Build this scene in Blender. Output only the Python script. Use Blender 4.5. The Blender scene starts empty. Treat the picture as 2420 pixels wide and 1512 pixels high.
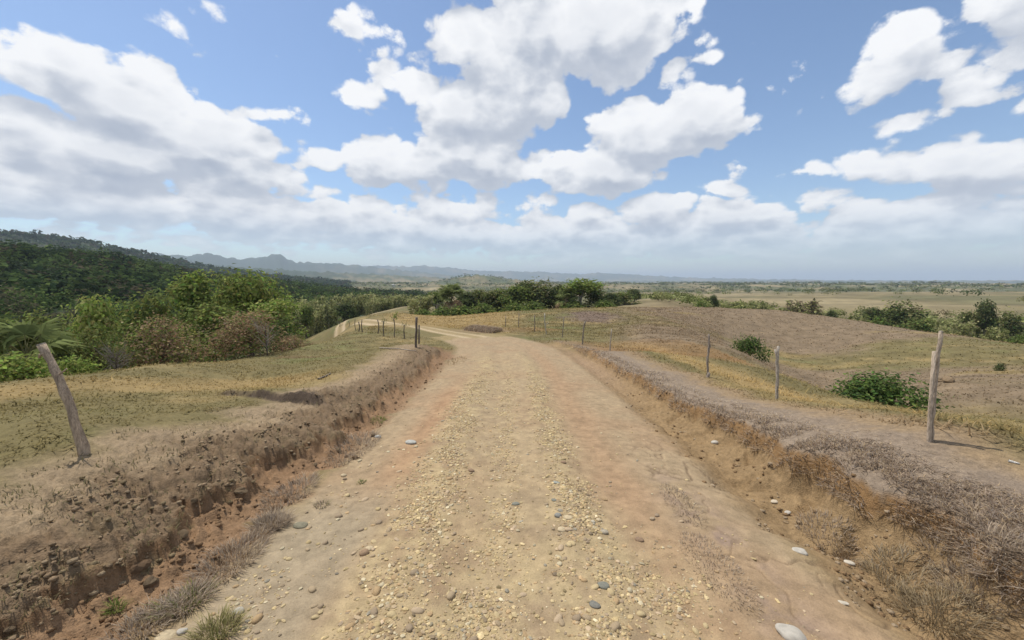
import bpy, math, random
import numpy as np
from mathutils import Vector, Matrix

# ------------------------------------------------------------------ camera
scene = bpy.context.scene
CAM_H = 2.45
FOC = 949.0                                   # focal length for a 2419 px wide picture
PITCH = math.atan(91.0 / FOC)
cam_data = bpy.data.cameras.new('camera')
cam_data.sensor_width = 36.0
cam_data.lens = 36.0 * FOC / 2419.0
cam_data.clip_start = 0.05
cam_data.clip_end = 200000.0
cam = bpy.data.objects.new('camera', cam_data)
scene.collection.objects.link(cam)
cam.location = (0, 0, CAM_H)
cam.rotation_euler = (math.pi / 2 - PITCH, 0, 0)
scene.camera = cam

def view_dir(x, y):
    """direction of a point measured in the photograph (2419 x 1512)"""
    a = (x - 1209.5) / FOC
    b = -(y - 756.0) / FOC
    fw = math.cos(PITCH) + b * math.sin(PITCH)
    up = b * math.cos(PITCH) - math.sin(PITCH)
    return a, fw, up

def spot(x, y, r):
    """ground position (x, y) at horizontal distance r under that direction, and its height"""
    a, fw, up = view_dir(x, y)
    k = r / math.hypot(a, fw)
    return a * k, fw * k, CAM_H + up * k

# ------------------------------------------------------------------ sun, sky
SUN_EL, SUN_AZ = math.radians(66), math.radians(-62)   # azimuth from +Y, negative to the left
sun_dir = Vector((math.cos(SUN_EL) * math.sin(SUN_AZ), math.cos(SUN_EL) * math.cos(SUN_AZ), math.sin(SUN_EL)))
sl = bpy.data.lights.new('sun', 'SUN')
sl.energy = 4.4
sl.angle = math.radians(0.55)
sl.color = (1.0, 0.955, 0.88)
sun = bpy.data.objects.new('sun', sl)
scene.collection.objects.link(sun)
sun.rotation_euler = sun_dir.to_track_quat('Z', 'Y').to_euler()

world = bpy.data.worlds.new('World')
scene.world = world
world.use_nodes = True
NT = world.node_tree
NT.nodes.clear()

# the clouds of the day: direction of each puff, half widths, roll, weight
PUFFS = [
 (60,235,190,120,0,1),(200,195,170,110,10,1),(330,265,170,120,20,1),(470,325,170,105,18,1),(615,320,85,80,0,1),
 (250,360,280,85,8,1),(570,400,150,60,10,1),(30,400,150,60,0,.9),
 (1130,90,105,95,0,1),(1255,60,150,110,0,1),(1410,70,180,110,0,1),(1225,215,140,120,0,1),
 (1110,310,140,105,0,1),(990,205,110,60,20,.72),(880,80,75,45,15,.8),(890,245,70,45,10,.72),
 (1090,395,190,60,0,1),(930,395,150,60,0,.95),(770,385,90,40,10,.8),
 (1520,320,120,90,-20,1),(1640,290,150,85,-10,1),(1750,265,85,65,0,1),(1440,405,110,80,-20,1),(1380,465,90,70,0,1),
 (1560,500,130,50,0,1.0),(1300,395,85,40,-25,.8),
 (1660,90,40,75,-28,.85),(1600,165,65,40,-20,.85),(1750,110,50,25,-30,.55),(1940,160,38,55,-15,.7),
 (490,55,95,42,-50,.78),(590,175,60,24,-40,.6),
 (2260,70,280,85,-18,1.1),(2130,105,120,75,-25,1.0),(2300,205,200,46,-28,1.0),(2370,285,170,44,-22,1.0),(2120,330,80,28,-35,.6),
 (2250,400,230,55,2,.95),(2090,395,100,60,-20,.9),(2400,380,120,60,0,.95),(2300,465,230,36,0,.9),
 (1700,465,90,58,0,.95),(1895,450,85,62,0,.95),(1740,515,170,45,0,.9),
]
rnd = random.Random(4)
def sky_map(d):
    """sky direction -> the space the clouds are laid out in (flatter towards the horizon)"""
    return Vector((d.x, d.y, 1.05 * math.log(max(d.z, -.1) + .2)))
puff_balls = []
def add_puff(d, rx, ry, roll, w):
    d = d.normalized()
    right = d.cross(Vector((0, 0, 1))).normalized()
    upv = right.cross(d).normalized()
    g = 1.05 / (max(d.z, 0) + .2)
    c, s_ = math.cos(roll), math.sin(roll)
    # the long axis as laid out, and the ball radius
    major = (right * rx * c - upv * rx * s_) if rx * 1.0 > ry else (right * ry * s_ + upv * ry * c)
    minor = (right * ry * s_ + upv * ry * c) if rx * 1.0 > ry else (right * rx * c - upv * rx * s_)
    def size(v):
        return math.hypot(math.hypot(v.x, v.y), v.z * g)
    A, B = size(major), size(minor)
    ax = major
    if B > A:
        A, B = B, A; ax = minor
    n = 1 if A / B < 1.35 else (2 if A / B < 2.3 else 3)
    R = B if n > 1 else (A + B) / 2
    for k in range(n):
        t = 0 if n == 1 else (2 * k / (n - 1) - 1) * (1 - R / A)
        puff_balls.append((sky_map(d + ax * t), R, w))
for (px, py, rx, ry, roll, w) in PUFFS:
    d = Vector(view_dir(px, py)).normalized()
    cosx = FOC / math.hypot(FOC, px - 1209.5)
    add_puff(d, rx / FOC * cosx ** 1.4, ry / FOC * cosx, math.radians(roll), w)
def cloud_group():
    g = bpy.data.node_groups.new('cloud_density', 'ShaderNodeTree')
    g.interface.new_socket('Vector', in_out='INPUT', socket_type='NodeSocketVector')
    g.interface.new_socket('Density', in_out='OUTPUT', socket_type='NodeSocketFloat')
    N, L = g.nodes, g.links
    gi, go = N.new('NodeGroupInput'), N.new('NodeGroupOutput')
    wn = N.new('ShaderNodeTexNoise'); wn.inputs['Scale'].default_value = 8; wn.inputs['Detail'].default_value = 1
    L.new(gi.outputs[0], wn.inputs['Vector'])
    wm = N.new('ShaderNodeVectorMath'); wm.operation = 'MULTIPLY_ADD'      # slow warp of the outlines
    wm.inputs[1].default_value = (.08, .08, .12)
    sb = N.new('ShaderNodeVectorMath'); sb.operation = 'SUBTRACT'; sb.inputs[1].default_value = (.04, .04, .06)
    L.new(wn.outputs['Color'], wm.inputs[0])
    L.new(gi.outputs[0], sb.inputs[0]); L.new(sb.outputs[0], wm.inputs[2])
    acc = None
    src = wm.outputs[0]
    for bi, (c, R, w) in enumerate(puff_balls):
        if bi % 10 == 0 and acc is not None:      # keeps the shader's working memory small
            sq = N.new('ShaderNodeVectorMath'); sq.operation = 'MULTIPLY_ADD'; sq.inputs[1].default_value = (1e-9,) * 3
            L.new(acc, sq.inputs[0]); L.new(src, sq.inputs[2]); src = sq.outputs[0]
        ln = N.new('ShaderNodeVectorMath'); ln.operation = 'DISTANCE'; ln.inputs[1].default_value = c
        L.new(src, ln.inputs[0])
        ma = N.new('ShaderNodeMath'); ma.operation = 'SUBTRACT'
        ma.inputs[1].default_value = R * (.3 + .7 * w)
        L.new(ln.outputs['Value'], ma.inputs[0])
        if acc is None:
            acc = ma.outputs[0]
        else:
            mx = N.new('ShaderNodeMath'); mx.operation = 'MINIMUM'
            L.new(acc, mx.inputs[0]); L.new(ma.outputs[0], mx.inputs[1])
            acc = mx.outputs[0]
    def M(op, a, b, c=None):
        m = N.new('ShaderNodeMath'); m.operation = op
        for i, q in enumerate((a, b, c)):
            if q is None: continue
            if isinstance(q, (int, float)): m.inputs[i].default_value = q
            else: L.new(q, m.inputs[i])
        return m.outputs[0]
    acc = M('MULTIPLY_ADD', acc, -9.5, -.05)
    # a bank of far clouds along the horizon, and scattered clouds behind and overhead
    sp = N.new('ShaderNodeSeparateXYZ'); L.new(gi.outputs[0], sp.inputs[0])
    low = M('MULTIPLY_ADD', M('ABSOLUTE', M('ADD', M('MULTIPLY_ADD', sp.outputs[0], .10, sp.outputs[2]), 1.22), None), -2.9, .78)
    acc = M('MAXIMUM', acc, low)
    ln2 = N.new('ShaderNodeTexNoise'); ln2.inputs['Scale'].default_value = 2.6; ln2.inputs['Detail'].default_value = 1
    L.new(gi.outputs[0], ln2.inputs['Vector'])
    away = M('MULTIPLY_ADD', ln2.outputs[0], 6., -2.7)
    gate = M('MAXIMUM', M('MULTIPLY_ADD', sp.outputs[1], -6., 2.2), M('MULTIPLY_ADD', sp.outputs[2], 9., 2.6))
    acc = M('MAXIMUM', acc, M('MINIMUM', away, gate))
    # billows: the height axis is given back most of its true proportion
    ez = M('POWER', math.e, M('MULTIPLY', sp.outputs[2], 1 / 1.05))                # = z + .2
    zz = M('MULTIPLY_ADD', M('LOGARITHM', M('MAXIMUM', M('SUBTRACT', ez, .14), .01), math.e), .14, M('MULTIPLY', ez, 1.05))
    cz = N.new('ShaderNodeCombineXYZ')
    L.new(sp.outputs[0], cz.inputs[0]); L.new(sp.outputs[1], cz.inputs[1]); L.new(zz, cz.inputs[2])
    nz = N.new('ShaderNodeTexNoise'); nz.inputs['Detail'].default_value = 8; nz.inputs['Roughness'].default_value = .62
    nz.inputs['Scale'].default_value = 10.5
    L.new(cz.outputs[0], nz.inputs['Vector'])
    vo = N.new('ShaderNodeTexVoronoi'); vo.feature = 'F1'; vo.inputs['Scale'].default_value = 13
    vo.inputs['Detail'].default_value = 1.0; vo.inputs['Roughness'].default_value = .55; vo.inputs['Lacunarity'].default_value = 2.4
    vw = N.new('ShaderNodeVectorMath'); vw.operation = 'MULTIPLY_ADD'; vw.inputs[1].default_value = (.05,) * 3
    L.new(nz.outputs['Color'], vw.inputs[0]); L.new(cz.outputs[0], vw.inputs[2]); L.new(vw.outputs[0], vo.inputs['Vector'])
    bil = M('MULTIPLY_ADD', vo.outputs['Distance'], -.70, M('MULTIPLY_ADD', nz.outputs[0], 1.35, .52 - .675))
    cl = N.new('ShaderNodeMath'); cl.operation = 'MAXIMUM'; cl.inputs[1].default_value = -.8
    cp = N.new('ShaderNodeMath'); cp.operation = 'SMOOTH_MIN'; cp.inputs[1].default_value = 1.7; cp.inputs[2].default_value = .4
    of = N.new('ShaderNodeMath'); of.operation = 'ADD'; L.new(bil, of.inputs[1])
    L.new(acc, cl.inputs[0]); L.new(cl.outputs[0], cp.inputs[0]); L.new(cp.outputs[0], of.inputs[0])
    L.new(of.outputs[0], go.inputs[0])
    return g

G = cloud_group()
N, L = NT.nodes, NT.links
tc = N.new('ShaderNodeTexCoord')
sep = N.new('ShaderNodeSeparateXYZ'); L.new(tc.outputs['Generated'], sep.inputs[0])
def math_node(op, a, b, clamp=False):
    m = N.new('ShaderNodeMath'); m.operation = op; m.use_clamp = clamp
    for i, q in enumerate((a, b)):
        if q is None: continue
        if isinstance(q, (int, float)): m.inputs[i].default_value = q
        else: L.new(q, m.inputs[i])
    return m.outputs[0]
lz = math_node('MULTIPLY', math_node('LOGARITHM', math_node('ADD', math_node('MAXIMUM', sep.outputs['Z'], -.1), .2), math.e), 1.05)
com = N.new('ShaderNodeCombineXYZ')
L.new(sep.outputs['X'], com.inputs[0]); L.new(sep.outputs['Y'], com.inputs[1]); L.new(lz, com.inputs[2])
def dens(off, after=None):
    v = N.new('ShaderNodeVectorMath'); v.operation = 'ADD'; v.inputs[1].default_value = off
    L.new(com.outputs[0], v.inputs[0])
    if after is not None:
        sq = N.new('ShaderNodeVectorMath'); sq.operation = 'MULTIPLY_ADD'; sq.inputs[1].default_value = (1e-9,) * 3
        L.new(after, sq.inputs[0]); L.new(v.outputs[0], sq.inputs[2]); v = sq
    gr = N.new('ShaderNodeGroup'); gr.node_tree = G
    L.new(v.outputs[0], gr.inputs[0])
    return gr.outputs[0]
def ramp(v, a, b, c=0., d=1., kind='SMOOTHSTEP'):
    m = N.new('ShaderNodeMapRange'); m.interpolation_type = kind
    m.inputs['From Min'].default_value = a; m.inputs['From Max'].default_value = b
    m.inputs['To Min'].default_value = c; m.inputs['To Max'].default_value = d
    L.new(v, m.inputs['Value'])
    return m.outputs[0]
d0 = dens((0, 0, 0))
d1 = dens((sun_dir.x * .015, sun_dir.y * .015, .095), d0)
alpha = ramp(d0, .0, .24)
thick = ramp(d0, .15, 1.5)                       # deep cloud is greyer from below
lit = ramp(math_node('SUBTRACT', d0, d1), -.62, .72)
shade = math_node('ADD', math_node('MULTIPLY', lit, .78), math_node('MULTIPLY', math_node('SUBTRACT', 1., thick), .30), True)
cmix = N.new('ShaderNodeMix'); cmix.data_type = 'RGBA'
L.new(shade, cmix.inputs['Factor'])
cmix.inputs['A'].default_value = (.37, .435, .56, 1)
cmix.inputs['B'].default_value = (1.05, 1.06, 1.08, 1)
sky = N.new('ShaderNodeTexSky'); sky.sky_type = 'NISHITA'; sky.sun_disc = False
sky.sun_elevation = SUN_EL; sky.sun_rotation = SUN_AZ
sky.air_density = 1.0; sky.dust_density = .5; sky.ozone_density = 3.0
bg_sky = N.new('ShaderNodeBackground'); bg_sky.inputs['Strength'].default_value = .15
L.new(sky.outputs[0], bg_sky.inputs['Color'])
bg_cl = N.new('ShaderNodeBackground'); bg_cl.inputs['Strength'].default_value = .95
L.new(cmix.outputs['Result'], bg_cl.inputs['Color'])
fade = ramp(sep.outputs['Z'], .0, .16, .25, 1.)      # thin out into the horizon air
am = math_node('MULTIPLY', alpha, fade)
mixs = N.new('ShaderNodeMixShader')
L.new(am, mixs.inputs[0]); L.new(bg_sky.outputs[0], mixs.inputs[1]); L.new(bg_cl.outputs[0], mixs.inputs[2])
wo = N.new('ShaderNodeOutputWorld'); L.new(mixs.outputs[0], wo.inputs['Surface'])
world.cycles.sampling_method = 'NONE'

scene.view_settings.view_transform = 'Standard'
scene.view_settings.look = 'None'
scene.view_settings.exposure = 0.0
scene.view_settings.gamma = 1.0
scene.view_settings.use_curve_mapping = False
scene.cycles.max_bounces = 5
scene.cycles.diffuse_bounces = 3
scene.cycles.transparent_max_bounces = 8
scene.cycles.volume_bounces = 0

# ------------------------------------------------------------------ helpers
COL = scene.collection
rs = np.random.RandomState(11)

_perm = rs.permutation(4096).astype(np.int32)
_ga = rs.rand(4096) * 2 * math.pi
_gx = np.cos(_ga).astype(np.float32); _gy = np.sin(_ga).astype(np.float32)
def noise2(x, y, seed=0):
    """gradient noise, about -1..1"""
    x = np.asarray(x, float); y = np.asarray(y, float)
    ix = np.floor(x); iy = np.floor(y)
    fx = (x - ix).astype(np.float32); fy = (y - iy).astype(np.float32)
    ix = ix.astype(np.int32) + seed * 131; iy = iy.astype(np.int32) + seed * 57
    u = fx * fx * fx * (fx * (fx * 6 - 15) + 10); v = fy * fy * fy * (fy * (fy * 6 - 15) + 10)
    p0 = _perm[ix & 4095]; p1 = _perm[(ix + 1) & 4095]
    i0 = iy & 4095; i1 = (iy + 1) & 4095
    def gr(p, i, ox, oy):
        h = _perm[(p + i) & 4095]
        return _gx[h] * (fx - ox) + _gy[h] * (fy - oy)
    a = gr(p0, i0, 0, 0); b = gr(p1, i0, 1, 0); c = gr(p0, i1, 0, 1); d = gr(p1, i1, 1, 1)
    return ((a + (b - a) * u) * (1 - v) + (c + (d - c) * u) * v) * 1.5
def fbm(x, y, octaves=4, seed=0, gain=.5, lac=2.03):
    s = 0; a = 1; t = 0
    for o in range(octaves):
        s = s + a * noise2(x, y, seed + o * 17); t += a
        x = np.asarray(x) * lac + 7.3; y = np.asarray(y) * lac - 3.1; a *= gain
    return s / t
def sstep(a, b, x):
    t = np.clip((x - a) / (b - a), 0, 1)
    return t * t * (3 - 2 * t)
def mixc(c, new, m):
    return c * (1 - m[..., None]) + np.asarray(new, float) * m[..., None]

def make_mesh(name, verts, faces, col=None, smooth=True, mat=None, nrm=None):
    """verts (n,3) array, faces (m,k) int array, col (n,3) colours of the vertices"""
    verts = np.asarray(verts, np.float32); faces = np.asarray(faces, np.int32)
    me = bpy.data.meshes.new(name)
    me.vertices.add(len(verts)); me.vertices.foreach_set('co', verts.ravel())
    m, k = faces.shape
    me.loops.add(m * k); me.loops.foreach_set('vertex_index', faces.ravel())
    me.polygons.add(m)
    me.polygons.foreach_set('loop_start', np.arange(0, m * k, k, dtype=np.int32))
    me.polygons.foreach_set('loop_total', np.full(m, k, np.int32))
    me.polygons.foreach_set('use_smooth', np.full(m, smooth, bool))
    if col is not None:
        at = me.attributes.new('col', 'FLOAT_COLOR', 'POINT')
        c4 = np.ones((len(verts), 4), np.float32); c4[:, :3] = col
        at.data.foreach_set('color', c4.ravel())
    me.update()
    if mat: me.materials.append(mat)
    return me
def obj(name, me, parent=None, loc=(0, 0, 0), rz=0, sc=None):
    o = bpy.data.objects.new(name, me)
    COL.objects.link(o)
    o.location = loc
    o.rotation_euler = (0, 0, rz)
    if sc is not None: o.scale = sc if hasattr(sc, '__len__') else (sc,) * 3
    if parent is not None: o.parent = parent
    return o
def tag(o, label=None, cat=None, group=None, kind=None):
    if label: o['label'] = label
    if cat: o['category'] = cat
    if group: o['group'] = group
    if kind: o['kind'] = kind
    return o

# ------------------------------------------------------------------ materials
def new_mat(name):
    m = bpy.data.materials.new(name); m.use_nodes = True
    nt = m.node_tree; nt.nodes.clear()
    out = nt.nodes.new('ShaderNodeOutputMaterial')
    return m, nt, out
def surface_mat(name, fine=18., amp=.35, bump=.03, rough=.95, spec=.12, grain=120., stretch=1.):
    """earth, grass, bark, stone: the thing's own colour times grain, with fine relief"""
    m, nt, out = new_mat(name)
    N, L = nt.nodes, nt.links
    at = N.new('ShaderNodeAttribute'); at.attribute_name = 'col'
    tc = N.new('ShaderNodeTexCoord')
    n1 = N.new('ShaderNodeTexNoise'); n1.inputs['Scale'].default_value = fine; n1.inputs['Detail'].default_value = 5; n1.inputs['Roughness'].default_value = .65
    n2 = N.new('ShaderNodeTexNoise'); n2.inputs['Scale'].default_value = grain; n2.inputs['Detail'].default_value = 2
    mp = N.new('ShaderNodeMapping'); mp.inputs['Scale'].default_value = (1, 1, stretch)
    L.new(tc.outputs['Object'], mp.inputs['Vector'])
    for n in (n1, n2): L.new(mp.outputs[0], n.inputs['Vector'])
    ad = N.new('ShaderNodeMath'); ad.operation = 'MULTIPLY_ADD'; ad.inputs[1].default_value = .5
    L.new(n2.outputs[0], ad.inputs[0]); L.new(n1.outputs[0], ad.inputs[2])
    mr = N.new('ShaderNodeMapRange'); mr.inputs['From Min'].default_value = .45; mr.inputs['From Max'].default_value = 1.05
    mr.inputs['To Min'].default_value = 1 - amp; mr.inputs['To Max'].default_value = 1 + amp
    L.new(ad.outputs[0], mr.inputs['Value'])
    mx = N.new('ShaderNodeVectorMath'); mx.operation = 'SCALE'
    L.new(at.outputs['Color'], mx.inputs[0]); L.new(mr.outputs[0], mx.inputs['Scale'])
    bs = N.new('ShaderNodeBsdfPrincipled')
    bs.inputs['Roughness'].default_value = rough
    bs.inputs['Specular IOR Level'].default_value = spec
    L.new(mx.outputs[0], bs.inputs['Base Color'])
    bp = N.new('ShaderNodeBump'); bp.inputs['Distance'].default_value = bump; bp.inputs['Strength'].default_value = .8
    L.new(ad.outputs[0], bp.inputs['Height']); L.new(bp.outputs[0], bs.inputs['Normal'])
    L.new(bs.outputs[0], out.inputs['Surface'])
    return m
def leaf_mat(name, trans=.3):
    """leaves and blades: light shines partly through"""
    m, nt, out = new_mat(name)
    N, L = nt.nodes, nt.links
    at = N.new('ShaderNodeAttribute'); at.attribute_name = 'col'
    bs = N.new('ShaderNodeBsdfDiffuse'); tr = N.new('ShaderNodeBsdfTranslucent')
    mx = N.new('ShaderNodeMixShader'); mx.inputs[0].default_value = trans
    L.new(at.outputs['Color'], bs.inputs['Color']); L.new(at.outputs['Color'], tr.inputs['Color'])
    L.new(bs.outputs[0], mx.inputs[1]); L.new(tr.outputs[0], mx.inputs[2])
    L.new(mx.outputs[0], out.inputs['Surface'])
    return m
M_GROUND = surface_mat('earth_and_turf', fine=9., amp=.30, bump=.02, grain=55.)
M_ROAD = surface_mat('road_dirt', fine=7., amp=.32, bump=.014, grain=75.)
M_SOIL = surface_mat('bank_soil', fine=14., amp=.4, bump=.03, grain=70.)
M_FAR = surface_mat('far_land', fine=.02, amp=.45, bump=0., grain=.09)
M_WOOD = surface_mat('weathered_wood', fine=30., amp=.6, bump=.02, grain=120., stretch=.18)
M_BARK = surface_mat('bark', fine=5., amp=.35, bump=.03, grain=30.)
M_STONE = surface_mat('stone', fine=30., amp=.25, bump=.004, rough=.85, spec=.25, grain=200.)
M_LEAF = leaf_mat('leaves', .36)
M_DRY = leaf_mat('dry_grass', .35)
M_WALL = surface_mat('white_plaster', fine=2., amp=.08, bump=.005, grain=10.)

# ------------------------------------------------------------------ the lie of the land
# control points: (photo x, photo y, distance) of visible ground, or (azimuth deg, distance, height) for hidden ground
VIS = [
 # the grass knoll ahead and its crest
 (1200,790,33),(1100,775,42),(1000,755,60),(1100,745,68),(1200,737,74),(1320,730,80),(1440,726,85),(1300,770,45),(1440,760,52),(1440,790,38),(1560,790,34),
 (1560,730,88),(1700,728,98),
 # the track over the dip
 (1020,780,37),(940,770,48),(880,762,60),(840,761,68),(850,750,95),(900,737,110),(965,723,135),(800,768,84),
 # outer edge of the field on the left
 (0,905,15),(150,890,16),(330,868,18.5),(430,858,20),(530,862,20.5),(600,850,23),(700,822,29),(790,797,38),(840,780,48),
 (0,1010,10.5),(300,960,12),(600,920,15),(800,840,24),
 # near edge of the right hand slope, above the gully
 (2419,1062,9.6),(2200,1012,11.2),(2000,970,13.5),(1900,920,16.5),(1850,886,19.5),(1730,820,30),(1640,777,45),(1560,748,62),
 # gully and the brown hillside across it
 (2419,1000,17),(2250,985,19),(2110,975,22),(2000,945,27),(1900,905,38),(1800,850,44),(1750,820,50),
 (2419,930,30),(2200,900,36),(2000,880,45),(1900,850,55),(2419,870,48),(2200,820,58),(2000,800,68),(1900,790,74),
 (2419,823,62),(2250,794,74),(2100,770,84),(1950,748,97),(1850,736,104),
 # plain to the right
 (1600,712,150),(1700,706,230),(1900,712,300),(2150,712,330),(2419,712,330),(1900,690,750),(2200,690,800),(2400,690,800),
]
HID = []
for az in (-75, -60, -45, -30, -15, 0, 15, 30, 45, 60, 75):
    for r in (1.2, 2.5, 5.0):
        HID.append((az, r, -.06 * r * math.cos(math.radians(az))))
for az in (-8, 0, 8):
    for r in (9., 14., 20., 26.):
        HID.append((az, r, -.06 * r))
for az in (-20, 20):
    for r in (9., 12.):
        HID.append((az, r, -.058 * r))
HID += [
 (-48, 8.4, 0.0), (47, 8.2, .12), (34, 12, -.70), (26, 15.5, -.95), (14, 26, -1.75),
 (-14, 20, -.95), (-16, 31, -1.85),
 # valley of trees on the left
 (-75, 24, -3), (-75, 50, -12), (-75, 100, -15), (-75, 180, -8), (-75, 370, 16),
 (-52, 24, -3), (-52, 45, -10), (-52, 90, -15), (-52, 140, -10), (-52, 220, 0), (-52, 380, 15), (-52, 600, 2),
 (-44, 28, -3.2), (-44, 45, -9), (-44, 90, -15.5), (-44, 160, -10), (-44, 260, 1), (-44, 390, 12), (-44, 620, 0),
 (-39, 30, -3.0), (-39, 50, -9), (-39, 110, -15.5), (-39, 240, -8), (-39, 410, 1.5), (-39, 650, -8),
 (-32, 34, -4), (-32, 60, -10), (-32, 120, -15), (-32, 260, -11), (-32, 430, -2), (-32, 680, -12),
 (-25, 50, -6), (-25, 80, -10), (-25, 140, -14), (-25, 280, -14), (-25, 450, -10), (-25, 700, -17),
 (-18, 160, -9), (-18, 220, -13), (-18, 320, -16), (-18, 480, -15), (-18, 800, -21),
 # behind the knoll
 (-12, 85, -5.5), (-12, 170, -11), (-10, 260, -15), (-8, 105, -7), (-4, 115, -7.5), (0, 120, -7.5), (6, 125, -7.5), (12, 130, -7), (16, 130, -6), (0, 220, -14), (8, 240, -13), (0, 500, -20), (10, 500, -18), (20, 500, -16),
 # behind the brown hill
 (30, 150, -11), (38, 130, -11), (46, 115, -11), (54, 105, -11), (65, 90, -8), (75, 80, -6), (45, 180, -12), (54, 180, -12), (65, 180, -12), (34, 200, -11), (28, 185, -9),
 (65, 9, -.2), (75, 9, -.2), (65, 14, -1.6), (75, 14, -1.6), (65, 30, -2.6), (75, 30, -2.6), (65, 55, -2.6),
 (-65, 9, -.1), (-75, 9, -.1), (-65, 14, -.3),
]
for az in range(-75, 80, 15):
    for r, z in ((1300, -25), (2500, -29), (6000, -31), (22000, -32)):
        HID.append((az, r, z))
ctl = []
for (px, py, r) in VIS:
    x, y, z = spot(px, py, r)
    ctl.append((math.atan2(x, y), r, z))
for (az, r, z) in HID:
    ctl.append((math.radians(az), r, z))
ctl = np.array(ctl)
def _uv(az, r):
    return az * 1.5, np.log(r + 2.0)
def _phi(du, dv):
    d2 = du * du + dv * dv + 1e-9
    return d2 * np.log(d2) * .5
cu, cv = _uv(ctl[:, 0], ctl[:, 1])
cw = ctl[:, 2] / (ctl[:, 1] + 15.0)
n = len(ctl)
A = np.zeros((n + 3, n + 3))
A[:n, :n] = _phi(cu[:, None] - cu[None], cv[:, None] - cv[None]) + np.eye(n) * 2e-3
A[:n, n] = 1; A[:n, n + 1] = cu; A[:n, n + 2] = cv
A[n:, :n] = A[:n, n:].T
TPS = np.linalg.solve(A, np.concatenate([cw, np.zeros(3)]))

def ridge_profile(pts, r):
    """skyline seen in the photograph -> height of a ridge at distance r for an azimuth"""
    az, hz = [], []
    for (px, py) in pts:
        a, fw, up = view_dir(px, py)
        k = r / math.hypot(a, fw)
        az.append(math.atan2(a, fw)); hz.append(CAM_H + up * k + 31)
    o = np.argsort(az)
    return np.array(az)[o], np.array(hz)[o]
RIDGES = []
for pts, r, width, rough in (
    ([(-400,520),(0,557),(100,564),(200,577),(270,590),(330,602),(420,622),(520,640),(640,655),(800,668),(1000,672)], 1500, .30, 16),
    ([(300,640),(400,634),(500,628),(620,635),(700,640),(800,645),(900,648),(1000,655),(1100,661),(1250,668)], 3600, .22, 30),
    ([(-300,640),(200,630),(340,606),(380,600),(450,604),(500,600),(540,609),(590,611),(630,605),(645,600),(662,601),(680,613),(700,619),(760,621),(830,627),(900,633),(960,640),(1060,650),(1200,664)], 7000, .17, 58),
    ([(700,640),(830,629),(900,628),(960,630),(1000,627),(1060,633),(1120,639),(1200,641),(1280,642),(1350,647),(1430,645),(1500,649),(1560,653),(1650,657),(1750,659),(1850,661),(2000,663),(2700,664)], 10500, .16, 62),
    ([(1010,668),(1050,660),(1085,655),(1105,650),(1130,649),(1150,652),(1190,658),(1240,662),(1290,668)], 1900, .13, 14)):
    a_, h_ = ridge_profile(pts, r)
    RIDGES.append((a_, h_, r, width, rough))

# the road
CL = np.array([(.1, -12), (.1, 0), (.1, 10), (.0, 18), (-.7, 24.5), (-3.0, 30.5), (-7.2, 36.5), (-13, 46.5), (-20, 57), (-26, 65), (-32, 74), (-34.8, 86), (-34.6, 104), (-33.8, 131), (-28, 165)], float)
def _spline(P, k=24):
    out = []
    for i in range(len(P) - 1):
        p0 = P[max(i - 1, 0)]; p1 = P[i]; p2 = P[i + 1]; p3 = P[min(i + 2, len(P) - 1)]
        t = np.linspace(0, 1, k, endpoint=False)[:, None]
        out.append(.5 * (2 * p1 + (p2 - p0) * t + (2 * p0 - 5 * p1 + 4 * p2 - p3) * t ** 2 + (-p0 + 3 * p1 - 3 * p2 + p3) * t ** 3))
    return np.vstack(out + [P[-1:]])
CLs = _spline(CL)
CLlen = np.concatenate([[0], np.cumsum(np.hypot(*np.diff(CLs, axis=0).T))]) - 12
CLtan = np.gradient(CLs, axis=0); CLtan /= np.hypot(CLtan[:, 0], CLtan[:, 1])[:, None]
def road_coords(x, y):
    """signed offset from the road centre (right positive) and distance along it"""
    d = np.full(x.shape, 99.); s = np.full(x.shape, 0.)
    idx = np.where((x > -50) & (x < 14) & (y < 170) & (y > -3))[0]
    for c in range(0, len(idx), 40000):
        q = idx[c:c + 40000]
        dx = x[q][:, None] - CLs[None, :, 0]; dy = y[q][:, None] - CLs[None, :, 1]
        k = np.argmin(dx * dx + dy * dy, axis=1)
        ex = x[q] - CLs[k, 0]; ey = y[q] - CLs[k, 1]
        along = ex * CLtan[k, 0] + ey * CLtan[k, 1]
        d[q] = ex * CLtan[k, 1] - ey * CLtan[k, 0]
        s[q] = CLlen[k] + along
    return d, s

def macro(x, y):
    r = np.hypot(x, y); az = np.arctan2(x, y)
    u, v = _uv(az, r)
    w = np.empty(x.shape)
    for c in range(0, len(x), 60000):
        uu = u[c:c + 60000]; vv = v[c:c + 60000]
        k = _phi(uu[:, None] - cu[None], vv[:, None] - cv[None])
        w[c:c + 60000] = k @ TPS[:n] + TPS[n] + TPS[n + 1] * uu + TPS[n + 2] * vv
    z = w * (r + 15)
    lr = np.log(np.maximum(r, 1))
    for (a_, h_, rr, wd, rg) in RIDGES:
        m = r > rr * .35
        if not m.any(): continue
        hh = np.interp(az[m], a_, h_, left=h_[0], right=0 if h_[-1] < 20 else h_[-1])
        t = (lr[m] - math.log(rr)) / wd
        b = np.where(t < 0, np.exp(-t * t * .9), np.exp(-t * t * .25))
        nz = fbm(az[m] * 55, lr[m] * 30, 5, seed=int(rr)) * rg
        z[m] = np.maximum(z[m], -32 + (hh + nz * np.clip(hh / 60, .15, 1)) * b)
    return z

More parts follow.
